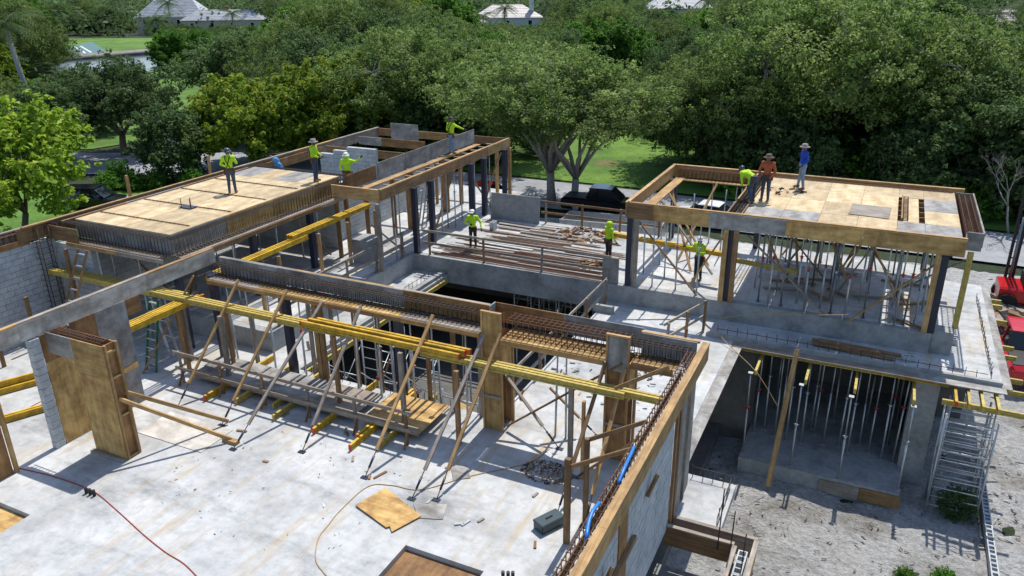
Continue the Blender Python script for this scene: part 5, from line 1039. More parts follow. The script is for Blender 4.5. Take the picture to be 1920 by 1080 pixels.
for x,y,k,s,r_,sz_ in [(-12.9,66.5,'oak_b',0.87,2.4,0.98),(-8.5,70.0,'oak_b',0.89,5.8,0.93),(1.1,78.3,'oak_b',0.82,6.1,1.08),(11.1,79.4,'mango',0.83,3.6,1.09),(-30.0,68.3,'oak',0.34,1.9,0.29),(-13.4,72.0,'oak_b',1.0,3.9,0.89),(-7.9,80.6,'oak',1.03,0.1,1.3),(-1.7,83.6,'yellow',0.85,3.7,0.94),(9.2,86.1,'ficus_b',0.9,1.9,1.06),(16.5,93.2,'ficus_a',0.78,1.9,0.83),(-85.2,54.3,'ficus_a',0.57,5.6,0.49),(-58.3,66.9,'ficus_b',0.8,5.0,0.81),(-50.2,66.8,'oak',0.92,5.8,0.99),(-41.1,68.2,'yellow',0.88,2.7,1.04),(-18.0,84.6,'ficus_b',0.86,5.7,0.73),(-7.2,92.8,'mango',1.11,0.1,1.3),(4.2,91.7,'ficus_b',0.81,2.6,0.79),(12.3,99.5,'ficus_b',0.68,3.0,0.77),(-94.4,52.7,'ficus_a',0.8,6.1,0.71),(-81.2,59.4,'oak',0.7,2.2,0.61),(-59.8,72.3,'oak_b',1.06,5.0,1.13),(-49.0,78.1,'oak',0.95,2.6,1.17),(-40.0,82.7,'ficus_b',0.77,0.4,0.81),(-32.6,86.0,'mango',0.9,5.6,0.81),(-21.4,90.0,'oak',0.8,4.2,1.04),(-14.0,98.3,'oak_b',1.04,0.6,1.21),(-4.2,96.1,'ficus_a',1.06,0.6,0.93),(-1.2,105.3,'ficus_b',0.76,0.8,1.0),(12.2,110.0,'mango',0.9,5.0,0.9),(16.2,112.8,'oak',1.04,4.7,0.94),(-105.5,61.6,'yellow',0.92,1.0,1.15),(-94.2,69.3,'oak_b',0.49,4.0,0.42),(-69.8,79.7,'ficus_b',0.84,6.0,1.04),(-60.8,85.1,'oak',1.09,1.7,1.28),(-50.0,84.3,'oak',0.9,2.3,0.85),(-43.3,94.2,'ficus_a',0.92,3.8,0.87),(-33.9,99.4,'mango',0.97,4.5,1.08),(-21.4,101.5,'mango',0.91,1.4,0.85),(-17.0,106.5,'oak_b',0.91,1.5,1.02),(-6.8,107.4,'ficus_b',1.03,5.7,1.36),(0.2,116.2,'ficus_b',0.92,0.5,1.15),(8.3,119.8,'ficus_b',0.71,4.2,0.71),(18.4,120.3,'oak',0.94,3.7,0.91),(-119.6,64.2,'mango',1.05,4.2,1.07),(-113.7,70.9,'ficus_b',1.05,4.2,1.45),(-102.9,70.0,'oak',0.46,4.3,0.39),(-79.1,86.9,'oak_b',0.78,2.9,0.8),(-68.3,87.3,'ficus_a',1.04,3.4,1.31),(-57.7,94.2,'ficus_b',0.9,0.3,1.2),(-49.6,97.1,'mango',0.89,2.5,0.92),(-42.2,105.3,'oak',1.09,1.7,0.99),(-33.3,103.8,'mango',1.04,1.2,0.99),(-24.8,113.5,'mango',0.84,0.9,0.84),(-14.0,113.9,'oak_b',0.98,1.6,0.94),(-2.4,118.1,'mango',1.11,2.4,1.52),(3.5,125.9,'oak_b',1.14,1.9,1.4),(14.5,130.3,'oak_b',1.04,4.8,0.89),(22.4,134.2,'oak_b',0.93,3.3,0.89),(-121.0,74.0,'mango',1.03,5.4,0.95),(-89.2,91.0,'mango',0.4,4.1,0.34),(-79.1,95.6,'mango',0.91,5.6,0.86),(-67.4,100.4,'oak',0.96,1.4,1.13),(-61.6,101.9,'mango',0.81,1.2,0.89),(-51.2,106.6,'oak',0.82,0.7,0.71),(-43.3,113.2,'ficus_a',0.76,2.6,0.83),(-29.8,115.9,'oak',0.91,6.1,0.79),(-23.4,119.4,'oak',0.82,2.2,0.97),(-14.6,123.3,'mango',0.86,2.9,1.1),(-1.9,131.6,'ficus_b',0.86,4.0,1.11),(4.8,133.1,'oak_b',1.14,0.0,1.34),(12.2,136.7,'ficus_a',0.76,4.1,0.67),(25.7,144.2,'yellow',0.94,5.8,1.22),(-145.6,76.5,'mango',0.82,4.6,1.03),(-133.2,81.4,'mango',0.9,1.4,0.97),(-86.0,103.4,'mango',1.04,2.3,1.08),(-80.9,105.4,'yellow',0.79,0.7,0.92),(-72.4,111.8,'ficus_b',0.77,4.0,0.72),(-58.1,113.1,'ficus_b',0.91,3.5,0.77),(-52.4,122.7,'oak_b',0.85,1.2,0.83),(-41.9,121.5,'mango',0.8,6.1,0.69),(-35.3,132.0,'ficus_a',0.94,5.2,0.91),(-22.9,135.8,'mango',0.88,3.8,0.78),(-12.6,136.0,'mango',0.99,1.3,1.28),(-4.0,143.3,'mango',0.78,3.0,0.81),(2.5,147.3,'mango',0.92,3.8,1.11),(13.2,150.7,'yellow',0.71,0.5,0.65),(23.2,153.9,'mango',1.04,6.2,1.39),(-154.2,86.0,'ficus_b',1.12,0.6,1.07),(-144.0,85.4,'oak',1.01,4.7,0.88),(-137.4,89.8,'ficus_b',0.84,1.8,0.9),(-97.8,108.4,'mango',0.86,5.6,0.95),(-86.7,113.3,'ficus_b',1.07,0.8,0.92),(-79.5,118.9,'ficus_a',0.77,4.8,0.74),(-71.9,126.5,'mango',0.91,1.2,0.78),(-63.0,126.0,'ficus_b',0.77,0.6,0.89),(-51.2,130.1,'mango',0.92,0.3,0.91),(-42.4,137.7,'oak_b',0.89,1.6,0.98),(-35.0,142.5,'mango',0.76,3.5,0.85),(-22.7,143.3,'ficus_a',1.01,5.7,1.35),(-13.9,151.9,'mango',1.08,2.6,1.27),(-2.4,153.1,'ficus_b',1.02,3.4,1.43),(5.8,158.7,'oak',1.07,6.0,1.18),(14.1,162.4,'oak_b',0.59,5.2,0.56),(26.7,171.2,'ficus_a',0.98,3.1,1.13),(32.3,174.8,'mango',0.79,2.3,0.96),(-163.7,86.8,'oak',1.08,1.7,1.11),(-156.6,97.0,'ficus_b',0.91,0.8,0.91),(-150.8,100.1,'ficus_a',0.67,0.5,0.57),(-105.4,114.8,'mango',0.66,4.2,0.78),(-97.5,118.6,'ficus_a',1.05,1.2,1.0),(-89.4,129.0,'ficus_a',1.13,2.4,1.3),(-81.9,128.4,'yellow',0.86,0.9,0.8),(-72.0,132.9,'mango',0.78,5.9,0.75),(-59.9,144.3,'ficus_b',0.71,3.0,0.83),(-49.5,143.5,'ficus_a',0.89,4.9,1.12),(-41.0,148.9,'oak_b',0.93,5.2,1.06),(-33.8,153.6,'mango',1.09,6.1,1.03),(-19.2,156.9,'ficus_b',0.83,6.1,0.73),(-14.4,165.5,'ficus_a',0.76,5.0,1.0),(-0.9,170.4,'oak_b',1.06,3.4,0.95),(7.7,169.7,'oak_b',0.88,2.3,0.99),(15.9,175.6,'oak_b',0.58,5.4,0.5),(28.6,181.2,'yellow',0.86,3.1,0.79),(-168.4,102.1,'ficus_a',1.09,6.2,1.16),(-159.2,101.6,'oak_b',1.1,5.4,1.2),(-131.0,116.7,'oak_b',0.64,2.0,0.55),(-110.1,130.9,'mango',1.12,4.3,1.22),(-103.8,134.4,'oak',0.94,1.8,1.26),(-93.4,139.0,'oak_b',0.78,2.2,0.68),(-84.6,143.3,'ficus_b',0.86,3.2,0.91),(-71.7,147.8,'oak_b',0.92,6.1,0.84),(-58.6,149.3,'oak',0.84,0.4,1.0),(-53.8,155.1,'oak',1.11,2.1,1.45),(-42.1,161.7,'mango',0.83,0.6,0.89),(-29.1,163.1,'mango',0.77,0.5,0.76),(-23.1,170.0,'mango',0.97,6.2,0.97),(-11.1,176.3,'ficus_b',0.87,0.8,1.17),(-2.3,181.4,'oak',1.06,5.4,1.43),(10.1,183.7,'ficus_a',0.74,1.2,0.64),(20.6,189.0,'mango',0.72,5.7,0.61),(27.9,192.5,'ficus_b',0.77,2.4,0.86),(-179.4,104.4,'oak_b',0.99,4.7,0.94),(-172.2,110.8,'oak_b',1.0,0.4,1.09),(-144.0,128.6,'oak',0.66,2.1,0.7),(-130.4,131.5,'ficus_a',0.62,3.0,0.59),(-122.4,137.9,'oak',0.76,5.2,0.75),(-111.5,136.3,'mango',0.97,5.6,0.99),(-99.4,146.2,'yellow',1.08,1.8,1.37),(-94.6,149.8,'mango',0.89,3.6,0.99),(-83.3,155.4,'oak_b',0.72,3.5,0.61),(-73.0,160.7,'ficus_a',0.73,2.6,0.62),(-59.4,161.8,'ficus_a',0.94,3.2,0.91),(-51.6,165.5,'oak_b',0.9,3.2,1.01),(-40.2,170.7,'ficus_b',0.7,0.7,0.81),(-28.7,180.0,'oak',0.85,1.2,1.18),(-20.8,184.1,'ficus_b',0.84,5.0,1.17),(-11.3,192.2,'ficus_a',1.03,1.4,1.3),(-3.0,196.9,'ficus_b',1.05,4.2,0.99),(7.7,197.9,'oak',1.1,3.2,1.38),(20.2,203.3,'mango',0.55,3.7,0.46),(30.0,204.7,'ficus_a',1.01,4.8,0.97),(37.4,216.4,'mango',1.04,0.3,1.1),(-202.5,110.9,'oak',1.05,3.4,0.97),(-193.5,114.1,'ficus_a',0.8,5.6,0.96),(-184.1,113.4,'ficus_a',1.06,2.9,1.13),(-141.1,138.1,'oak_b',0.7,2.8,0.6),(-130.6,142.3,'ficus_b',0.73,2.0,0.62),(-122.3,148.1,'oak_b',0.87,0.2,0.75),(-112.2,150.0,'oak_b',0.86,3.8,1.09),(-102.1,159.7,'oak',0.92,0.4,0.94),(-90.3,163.3,'ficus_a',0.72,3.9,0.61),(-80.7,164.6,'yellow',0.65,6.3,0.58),(-73.5,171.4,'oak',0.54,2.6,0.53),(-63.8,175.9,'ficus_a',1.03,5.7,1.37),(-54.1,182.4,'ficus_b',0.94,1.9,0.95),(-43.3,187.3,'ficus_a',0.91,6.1,0.77),(-30.9,188.5,'mango',0.96,3.2,1.22),(-18.3,194.6,'oak_b',0.95,0.0,1.32),(-13.2,202.4,'mango',0.92,3.5,1.14),(-0.5,206.6,'oak_b',0.76,4.6,0.78),(9.0,211.3,'ficus_b',0.89,4.7,1.08),(23.0,218.1,'ficus_b',0.45,1.5,0.39),(30.7,223.1,'ficus_b',0.82,1.1,0.74),(41.7,225.3,'mango',0.98,2.7,1.01),(-217.4,117.0,'ficus_a',1.06,2.4,1.18),(-206.7,119.6,'ficus_b',0.91,4.5,1.09),(-193.3,124.0,'mango',1.07,6.2,1.33),(-156.8,148.3,'ficus_b',0.48,2.0,0.48),(-146.8,153.5,'ficus_b',0.5,1.5,0.49),(-137.2,157.9,'ficus_b',0.89,1.9,0.78),(-125.4,160.1,'oak_b',0.91,1.9,1.03),(-113.0,169.6,'mango',1.08,1.6,0.96),(-103.3,167.4,'yellow',1.11,3.5,1.5),(-94.3,174.1,'ficus_a',0.71,1.8,0.6),(-78.6,179.7,'mango',0.56,0.7,0.49),(-69.2,186.1,'ficus_b',1.01,1.6,1.19),(-63.6,190.4,'ficus_a',1.1,1.1,1.14),(-50.5,192.7,'ficus_b',0.77,2.1,0.71),(-41.5,200.3,'mango',0.74,3.0,0.8),(-31.0,202.7,'mango',0.94,3.2,1.0),(-17.3,211.1,'oak',0.9,3.4,0.77),(-9.3,216.1,'oak',0.94,1.2,1.17),(5.1,219.7,'mango',0.82,1.6,1.06),(9.2,225.4,'mango',1.09,6.2,1.45),(20.0,229.3,'ficus_a',0.43,4.7,0.37),(32.2,240.7,'oak_b',1.1,0.5,1.27),(-231.2,124.5,'mango',0.76,3.4,0.72),(-216.8,126.6,'oak_b',0.8,2.8,1.05),(-210.2,133.8,'ficus_a',1.04,5.4,1.34),(-199.4,135.2,'ficus_a',0.71,2.4,0.6),(-166.4,152.7,'yellow',0.74,0.6,0.63),(-157.8,158.7,'oak',0.72,2.9,0.63),(-145.5,164.7,'oak_b',0.76,3.1,0.73),(-132.6,167.3,'mango',0.87,0.5,1.14),(-124.7,173.4,'mango',0.83,0.8,0.83),(-114.2,179.7,'ficus_a',0.82,6.0,0.79),(-104.1,184.5,'ficus_b',0.65,4.2,0.61),(-95.5,187.5,'oak',0.49,2.0,0.46),(-83.9,194.8,'oak_b',0.61,3.3,0.58),(-71.1,196.0,'oak_b',0.9,2.2,1.03),(-62.2,200.1,'ficus_a',0.63,3.6,0.71),(-52.7,210.7,'oak_b',0.62,1.4,0.67),(-36.0,213.8,'ficus_b',0.85,5.1,1.13),(-27.7,217.9,'oak',1.03,5.8,0.91),(-18.4,229.4,'mango',1.0,1.7,1.38),(-7.9,227.3,'ficus_b',1.07,4.7,0.96),(0.6,238.1,'mango',1.02,0.3,1.35),(12.3,239.3,'oak',1.02,4.6,1.36),(25.3,248.5,'oak',0.31,5.1,0.27),(34.1,249.8,'oak_b',0.84,0.0,1.12),(45.8,256.6,'ficus_b',0.98,6.0,1.09),(-231.8,134.8,'ficus_b',1.11,2.4,1.35),(-222.7,139.9,'oak_b',0.96,6.2,0.96),(-176.0,159.7,'oak_b',0.72,3.6,0.63),(-165.6,164.1,'mango',0.64,2.0,0.54),(-156.4,169.4,'oak_b',0.55,5.1,0.54),(-148.5,178.8,'oak',0.96,5.4,0.9),(-136.2,184.9,'ficus_a',1.08,3.5,0.92),(-124.4,184.4,'oak',1.1,2.0,1.32),(-112.9,192.6,'mango',0.91,6.1,0.81),(-105.7,195.2,'mango',0.51,5.4,0.43),(-92.4,202.5,'mango',0.55,3.9,0.47),(-83.2,207.5,'yellow',0.91,1.2,0.77),(-74.3,215.2,'ficus_b',0.82,1.1,1.04),(-58.2,220.0,'mango',0.86,4.9,0.73),(-49.6,222.1,'ficus_a',0.83,1.9,0.81),(-36.5,228.3,'oak',0.78,5.6,0.82),(-27.3,232.4,'ficus_b',1.01,5.6,1.01),(-21.4,241.6,'oak_b',1.08,0.4,1.13),(-9.1,245.4,'ficus_a',0.79,5.5,1.02),(4.7,254.0,'oak_b',1.1,3.5,1.36),(16.0,252.3,'ficus_a',0.44,0.8,0.37),(36.9,270.7,'ficus_b',0.8,5.6,1.03),(49.1,271.8,'oak_b',0.8,2.6,0.78),(-246.2,139.9,'mango',0.88,1.6,0.78),(-238.9,145.4,'mango',1.15,5.4,1.37),(-225.1,155.9,'oak',0.35,3.4,0.3),(-193.7,173.4,'oak',0.58,5.9,0.49),(-182.7,176.9,'oak_b',0.53,3.6,0.45),(-171.7,181.4,'mango',0.55,0.9,0.46),(-159.3,187.1,'mango',0.75,6.1,0.71),(-150.3,192.2,'oak_b',0.91,3.5,0.99),(-135.4,197.9,'mango',0.87,3.8,1.08),(-126.9,205.2,'ficus_a',1.14,1.6,1.35),(-114.6,204.1,'ficus_b',0.69,5.4,0.62),(-105.2,208.8,'oak',0.49,1.9,0.41),(-92.8,219.1,'ficus_b',0.55,3.7,0.46),(-82.8,219.1,'oak',0.96,2.4,1.14),(-70.4,231.8,'ficus_a',0.6,2.6,0.7),(-61.7,230.6,'mango',0.66,4.3,0.59),(-51.0,240.0,'yellow',0.68,3.9,0.59),(-40.1,245.2,'oak_b',0.98,4.7,1.1),(-29.9,250.8,'yellow',0.76,6.2,0.76),(-19.9,256.6,'oak_b',0.78,0.0,0.93),(-2.9,260.2,'mango',1.11,2.5,1.03),(2.8,267.1,'ficus_a',0.78,5.4,0.71),(15.8,269.5,'oak',0.62,5.9,0.53),(41.1,281.8,'mango',1.08,2.1,1.14),(46.2,289.2,'oak',0.89,1.4,0.84),(-263.2,153.6,'oak_b',0.79,1.0,1.1),(-254.1,159.4,'mango',1.05,5.3,0.94),(-239.1,158.0,'mango',1.12,2.9,0.98),(-198.3,185.8,'oak',0.41,3.2,0.35),(-182.5,188.4,'ficus_a',0.45,1.7,0.38),(-169.8,194.3,'mango',0.82,0.8,0.9),(-163.5,199.3,'oak',0.97,1.9,0.94),(-152.6,207.9,'ficus_a',0.92,3.6,1.21),(-142.0,213.9,'ficus_a',0.8,2.8,0.69),(-125.0,215.9,'ficus_b',1.07,0.1,0.95),(-114.2,219.4,'oak_b',0.52,5.3,0.44),(-104.7,225.7,'oak_b',0.42,1.5,0.36),(-94.7,232.6,'ficus_b',0.81,5.7,0.69),(-82.6,236.0,'ficus_a',0.8,5.5,0.78),(-71.7,243.2,'yellow',0.73,1.5,0.67),(-61.2,248.9,'ficus_b',0.71,1.5,0.6),(-48.0,256.2,'oak',0.75,4.3,0.76),(-41.5,261.4,'oak',0.89,4.8,1.22),(-25.6,261.9,'oak',0.93,0.6,0.98),(-14.0,269.6,'mango',0.96,5.2,0.97),(-2.8,273.5,'ficus_b',0.77,5.7,0.84),(9.1,284.3,'ficus_a',0.85,2.3,0.81),(43.3,295.6,'oak',0.95,1.6,0.9),(54.6,303.7,'ficus_b',0.86,2.5,0.98),(-276.6,162.3,'oak_b',1.14,4.2,1.32),(-266.7,167.7,'mango',0.87,3.4,0.84),(-253.8,169.5,'mango',1.09,3.4,1.34),(-208.0,194.0,'oak',0.44,0.2,0.38),(-199.9,199.9,'ficus_a',0.4,2.3,0.34),(-186.1,204.5,'mango',0.45,0.0,0.38),(-171.9,208.9,'oak_b',0.87,2.4,1.1),(-161.8,213.9,'mango',1.06,4.7,1.02),(-148.2,219.8,'ficus_b',1.12,0.8,1.55),(-140.0,229.9,'ficus_b',1.06,4.9,1.08),(-128.4,231.5,'ficus_a',0.52,1.8,0.44),(-118.1,233.1,'ficus_b',0.38,5.6,0.32),(-103.0,240.9,'oak',0.37,6.2,0.31),(-93.1,250.8,'mango',1.12,0.2,1.21),(-81.9,250.0,'ficus_b',0.99,1.6,0.99),(-72.8,257.5,'oak',0.63,0.4,0.62),(-59.5,261.5,'mango',0.64,5.1,0.56),(-52.3,272.3,'ficus_b',0.64,4.7,0.54),(-37.0,274.2,'ficus_b',1.04,1.0,1.14),(-26.2,282.0,'oak',0.99,4.0,1.3),(-11.4,286.8,'mango',1.13,0.1,1.29),(-5.4,293.8,'mango',1.04,3.4,1.17),(6.8,298.3,'yellow',0.83,5.3,0.99),(34.5,310.0,'mango',0.35,4.7,0.3),(44.1,312.9,'ficus_a',1.04,0.3,1.31),(53.4,318.5,'ficus_b',1.04,3.7,1.0),(-294.4,170.7,'ficus_a',1.14,6.3,1.21),(-279.2,172.5,'ficus_b',1.11,5.1,1.54),(-269.5,179.6,'mango',1.08,1.8,1.41),(-257.9,188.9,'oak_b',0.75,4.1,0.72),(-248.2,193.3,'oak_b',1.03,3.3,0.96),(-235.0,199.7,'mango',0.44,6.1,0.37),(-223.6,197.7,'ficus_b',0.43,4.4,0.36),(-210.5,210.6,'ficus_a',0.34,4.4,0.29),(-198.7,216.5,'oak_b',0.36,0.7,0.31),(-190.5,221.5,'ficus_b',0.94,4.3,1.25),(-174.4,225.2,'oak',0.78,1.0,0.75),(-164.3,230.6,'ficus_a',1.0,2.4,0.91),(-155.1,234.6,'ficus_a',1.13,5.2,1.18),(-140.7,240.3,'mango',0.86,4.0,0.97),(-127.3,250.1,'ficus_a',0.31,5.4,0.26),(-102.9,258.1,'oak_b',1.03,3.3,1.01),(-92.6,263.1,'oak_b',1.0,1.8,1.38),(-84.2,269.3,'oak_b',0.6,1.3,0.59),(-70.5,275.7,'ficus_b',0.6,2.4,0.51),(-59.2,285.8,'yellow',0.67,6.0,0.6),(-48.1,283.2,'ficus_a',1.13,2.7,1.28),(-39.1,294.6,'yellow',1.03,3.6,1.39),(-23.7,295.8,'ficus_b',0.81,0.3,0.85),(-16.0,306.0,'mango',1.08,2.8,1.12),(-1.2,312.2,'ficus_b',0.95,5.3,1.1),(12.2,311.7,'oak',1.1,3.9,1.04),(47.0,335.3,'oak_b',0.99,4.6,1.15),(60.0,337.3,'oak_b',1.03,5.6,1.14),(-320.8,175.1,'ficus_b',1.11,3.2,1.24),(-312.9,177.9,'ficus_b',0.86,1.5,0.88),(-297.6,180.2,'oak_b',0.89,5.9,1.13),(-282.4,188.4,'oak_b',1.04,2.5,1.3),(-275.8,195.0,'oak_b',0.89,0.4,1.08),(-261.2,203.3,'yellow',0.8,4.9,0.98),(-251.7,205.4,'ficus_b',0.34,1.8,0.29),(-225.0,220.9,'oak_b',0.29,2.8,0.25),(-213.3,220.9,'oak_b',0.33,1.1,0.28),(-202.3,230.3,'oak_b',1.01,4.8,1.35),(-190.8,236.2,'oak_b',0.89,2.4,0.84),(-177.3,242.8,'ficus_b',0.97,3.8,0.86),(-166.9,248.0,'mango',0.77,1.1,1.06),(-152.9,256.7,'ficus_b',0.87,5.7,0.81),(-105.5,275.1,'mango',0.79,0.2,0.75),(-95.7,283.3,'oak_b',1.0,5.2,1.37),(-82.2,284.3,'oak_b',0.54,0.5,0.46),(-71.4,294.0,'ficus_b',0.52,1.2,0.47),(-56.3,300.4,'mango',0.77,1.6,0.73),(-50.1,306.4,'ficus_b',0.78,3.4,1.07),(-35.2,313.3,'mango',0.85,4.1,0.86),(-20.3,314.4,'ficus_b',0.95,5.1,0.84),(-8.2,319.6,'oak_b',0.99,2.7,0.89),(3.4,328.0,'mango',0.84,4.2,1.18),(15.6,330.0,'oak',0.75,1.1,0.82),(46.8,350.9,'ficus_b',1.12,4.5,1.26),(-336.4,183.5,'mango',0.93,0.7,1.1),(-324.5,187.5,'oak',0.77,2.5,0.73),(-310.9,192.4,'mango',0.82,1.5,0.82),(-303.3,199.0,'oak',0.88,2.8,1.08),(-287.6,205.7,'mango',0.92,2.8,0.98),(-275.6,213.8,'oak_b',0.95,5.4,0.84),(-263.6,214.9,'ficus_a',0.31,1.7,0.26),(-253.6,220.6,'oak',0.25,2.3,0.21),(-201.7,241.7,'mango',0.85,1.1,0.83),(-191.4,252.1,'ficus_b',0.85,3.7,0.73),(-176.6,254.5,'ficus_b',1.05,0.9,1.3),(-165.0,265.5,'mango',0.88,2.8,1.21),(-155.7,272.4,'mango',0.82,1.3,0.76),(-117.5,289.9,'mango',0.82,5.3,0.89),(-106.9,292.4,'ficus_b',1.08,2.3,1.12),(-90.5,296.1,'ficus_a',0.59,0.7,0.5),(-83.0,305.8,'mango',0.57,0.5,0.49),(-69.8,309.4,'ficus_a',0.54,4.9,0.46),(-55.3,314.8,'ficus_b',0.93,0.1,0.89),(-44.4,319.8,'ficus_b',1.06,2.6,1.34),(-36.2,328.5,'ficus_b',0.79,5.7,1.0),(-22.0,333.5,'mango',0.96,1.0,1.0),(-12.2,341.3,'mango',0.82,1.2,0.99),(5.7,345.4,'mango',0.96,3.6,0.86),(18.5,348.7,'ficus_a',0.86,6.1,1.07),(42.4,364.2,'oak',0.83,2.9,0.71),(52.6,369.9,'oak_b',0.86,2.9,0.95),(61.8,376.3,'yellow',0.97,2.3,1.05),(-342.9,194.8,'yellow',0.89,1.8,0.88),(-329.4,198.1,'mango',0.96,1.7,1.2),(-318.0,210.4,'ficus_b',1.13,4.5,1.14),(-302.5,214.0,'mango',0.91,5.8,0.99),(-290.5,216.2,'ficus_a',0.96,0.4,1.0),(-277.8,224.7,'mango',0.57,2.7,0.49),(-217.3,251.9,'ficus_a',1.12,0.4,1.12),(-203.7,259.0,'oak',1.06,2.6,1.04),(-191.9,271.3,'mango',0.76,3.5,1.06),(-184.1,276.2,'ficus_a',1.14,0.5,0.99),(-168.5,280.4,'oak_b',1.08,4.6,0.98),(-158.1,288.5,'oak_b',0.42,5.7,0.36),(-117.7,305.7,'ficus_b',1.01,4.4,1.33),(-105.8,305.8,'yellow',1.03,4.7,1.03),(-93.3,317.1,'oak',0.52,2.4,0.44),(-82.6,323.3,'mango',0.55,1.6,0.47),(-66.5,327.7,'ficus_a',0.45,0.4,0.38),(-54.6,334.8,'mango',1.08,5.5,1.41),(-45.2,342.1,'oak',1.01,3.9,0.98),(-34.6,347.7,'ficus_b',0.98,5.2,1.28),(-16.4,352.7,'ficus_a',1.14,5.4,1.16),(-6.4,357.7,'oak_b',0.97,3.7,1.24),(4.5,363.8,'ficus_a',1.09,2.3,1.03),(19.9,369.5,'mango',1.07,2.7,1.1),(42.8,385.7,'oak',0.55,1.8,0.47),(53.3,391.0,'ficus_a',0.87,4.5,0.96)]: tree(k,(x,y,GZ-1.4*s),s,'%s tree in the %s of the wood %s'%({'f':'grey-green','o':'dark green','m':'bright green','y':'yellow-green'}[k[0]],'near edge' if x*x+y*y<8500 else 'middle depth' if x*x+y*y<26000 else 'far depth',wood_place(x,y)),'woodland trees, %s'%{'f':'grey-green','o':'dark','m':'bright green','y':'yellow-green'}[k[0]],r_,sz_)
# dead bare tree
pp=[]; rr=random.Random(4)
def bare(p,d,L,r_,n):
    q=p+d*L; pp.append(([tuple(p),tuple((p+q)/2+Vector((rr.uniform(-.15,.15),rr.uniform(-.15,.15),0))*L*.3),tuple(q)],[r_,r_*.8,r_*.6]))
    if n:
        for _ in range(rr.choice((2,3))): bare(q,(d+Vector((rr.uniform(-.7,.7),rr.uniform(-.7,.7),rr.uniform(-.2,.4)))).normalized(),L*.72,r_*.58,n-1)
bare(Vector((0,0,0)),Vector((-.2,0,1)).normalized(),1.9,.09,5)
o=root('bare_tree',(8.079,57.285,-4.100),'leafless pale tree beside the black mast','tree'); link('trunk',tubes_mesh('bare',pp,5),'bark_pale',o,Matrix.Translation((8.079,57.285,-4.100)))
# ---- palms ----
def frond_paths(rg,L,droop,up):
    pts=[];t=0
    for k in range(9):
        s_=k/8; pts.append(Vector((L*s_*math.cos(up*(1-s_)),0,L*(math.sin(up)*s_-droop*s_*s_))))
    return pts
def palm_crown(seed,n,L,mat,fan=False):
    rr=random.Random(seed); v=[];f=[]
    for k in range(n):
        t=6.283*k/n+rr.uniform(-.2,.2); up=rr.uniform(-.1,1.2); pts=frond_paths(rr,L*rr.uniform(.85,1.1),rr.uniform(.5,.95),up); Rz=Matrix.Rotation(t,3,'Z')
        if fan:
            c=Rz@pts[4]; d=(Rz@(pts[5]-pts[3])).normalized(); s_=d.cross(Vector((0,0,1))).normalized(); b0=len(v)
            v.append(tuple(Rz@pts[0])); v.append(tuple(c+s_*.03)); v.append(tuple(c-s_*.03)); f.append((b0,b0+1,b0+2))
            for q in range(15):
                a=-1.5+3.0*q/14; e=c+(d*math.cos(a)+s_*math.sin(a))*L*.5+Vector((0,0,-.12*abs(a))); w_=(d*-math.sin(a)+s_*math.cos(a))*L*.045; m_=c.lerp(e,.55); b0=len(v)
                v.extend([tuple(c),tuple(m_+w_),tuple(e),tuple(m_-w_)]); f.append((b0,b0+1,b0+2,b0+3))
        else:
            for i in range(8):
                for sub in (0,.5):
                    p=Rz@pts[i].lerp(pts[i+1],sub); d=(Rz@(pts[i+1]-pts[i])).normalized(); s_=d.cross(Vector((0,0,1))).normalized(); ll=L*.24*math.sin(.35+2.4*(i+sub)/8)
                    for q in (-1,1):
                        e=p+s_*q*ll+d*ll*.55+Vector((0,0,-ll*.45)); w_=d*.07*L/3; b0=len(v); v.extend([tuple(p-w_),tuple(p+w_),tuple(e)]); f.append((b0,b0+1,b0+2))
                b0=len(v); a=Rz@pts[i]; b_=Rz@pts[i+1]; sd_=Vector((0,0,.03)); v.extend([tuple(a-sd_),tuple(b_-sd_),tuple(b_+sd_),tuple(a+sd_)]); f.append((b0,b0+1,b0+2,b0+3))
    me=bpy.data.meshes.new('fronds'); me.from_pydata(v,[],f); at=me.attributes.new('tint','FLOAT','FACE'); at.data.foreach_set('value',[rr.random() for _ in f]); me.materials.append(MATS[mat]); return me
PC=palm_crown(3,20,3.6,'leaf_palm'); PF=palm_crown(5,26,2.2,'leaf_palm',True); PS=palm_crown(6,30,2.4,'silver_leaf',True)
def palm(loc,h,r_,me,s,label,lean=.3,mat='bark_palm'):
    loc=Vector(loc); o=root('palm_tree',loc,label,'palm','palms'); top=loc+Vector((lean,lean*.4,h))
    link('trunk',tubes_mesh('palm_trunk',[([loc,loc.lerp(top,.5)+Vector((lean*.12,0,0)),top],[r_*1.25,r_,r_*.8])],8),mat,o)
    link('crown',me,None,o,Matrix.Translation(top)@Matrix.Rotation(random.uniform(0,6),4,'Z')@Matrix.Scale(s,4))
palm((-94.526,61.431,-4.100),11.6,.32,PC,1.15,'tall royal palm with grey trunk at the upper left',-1.2)
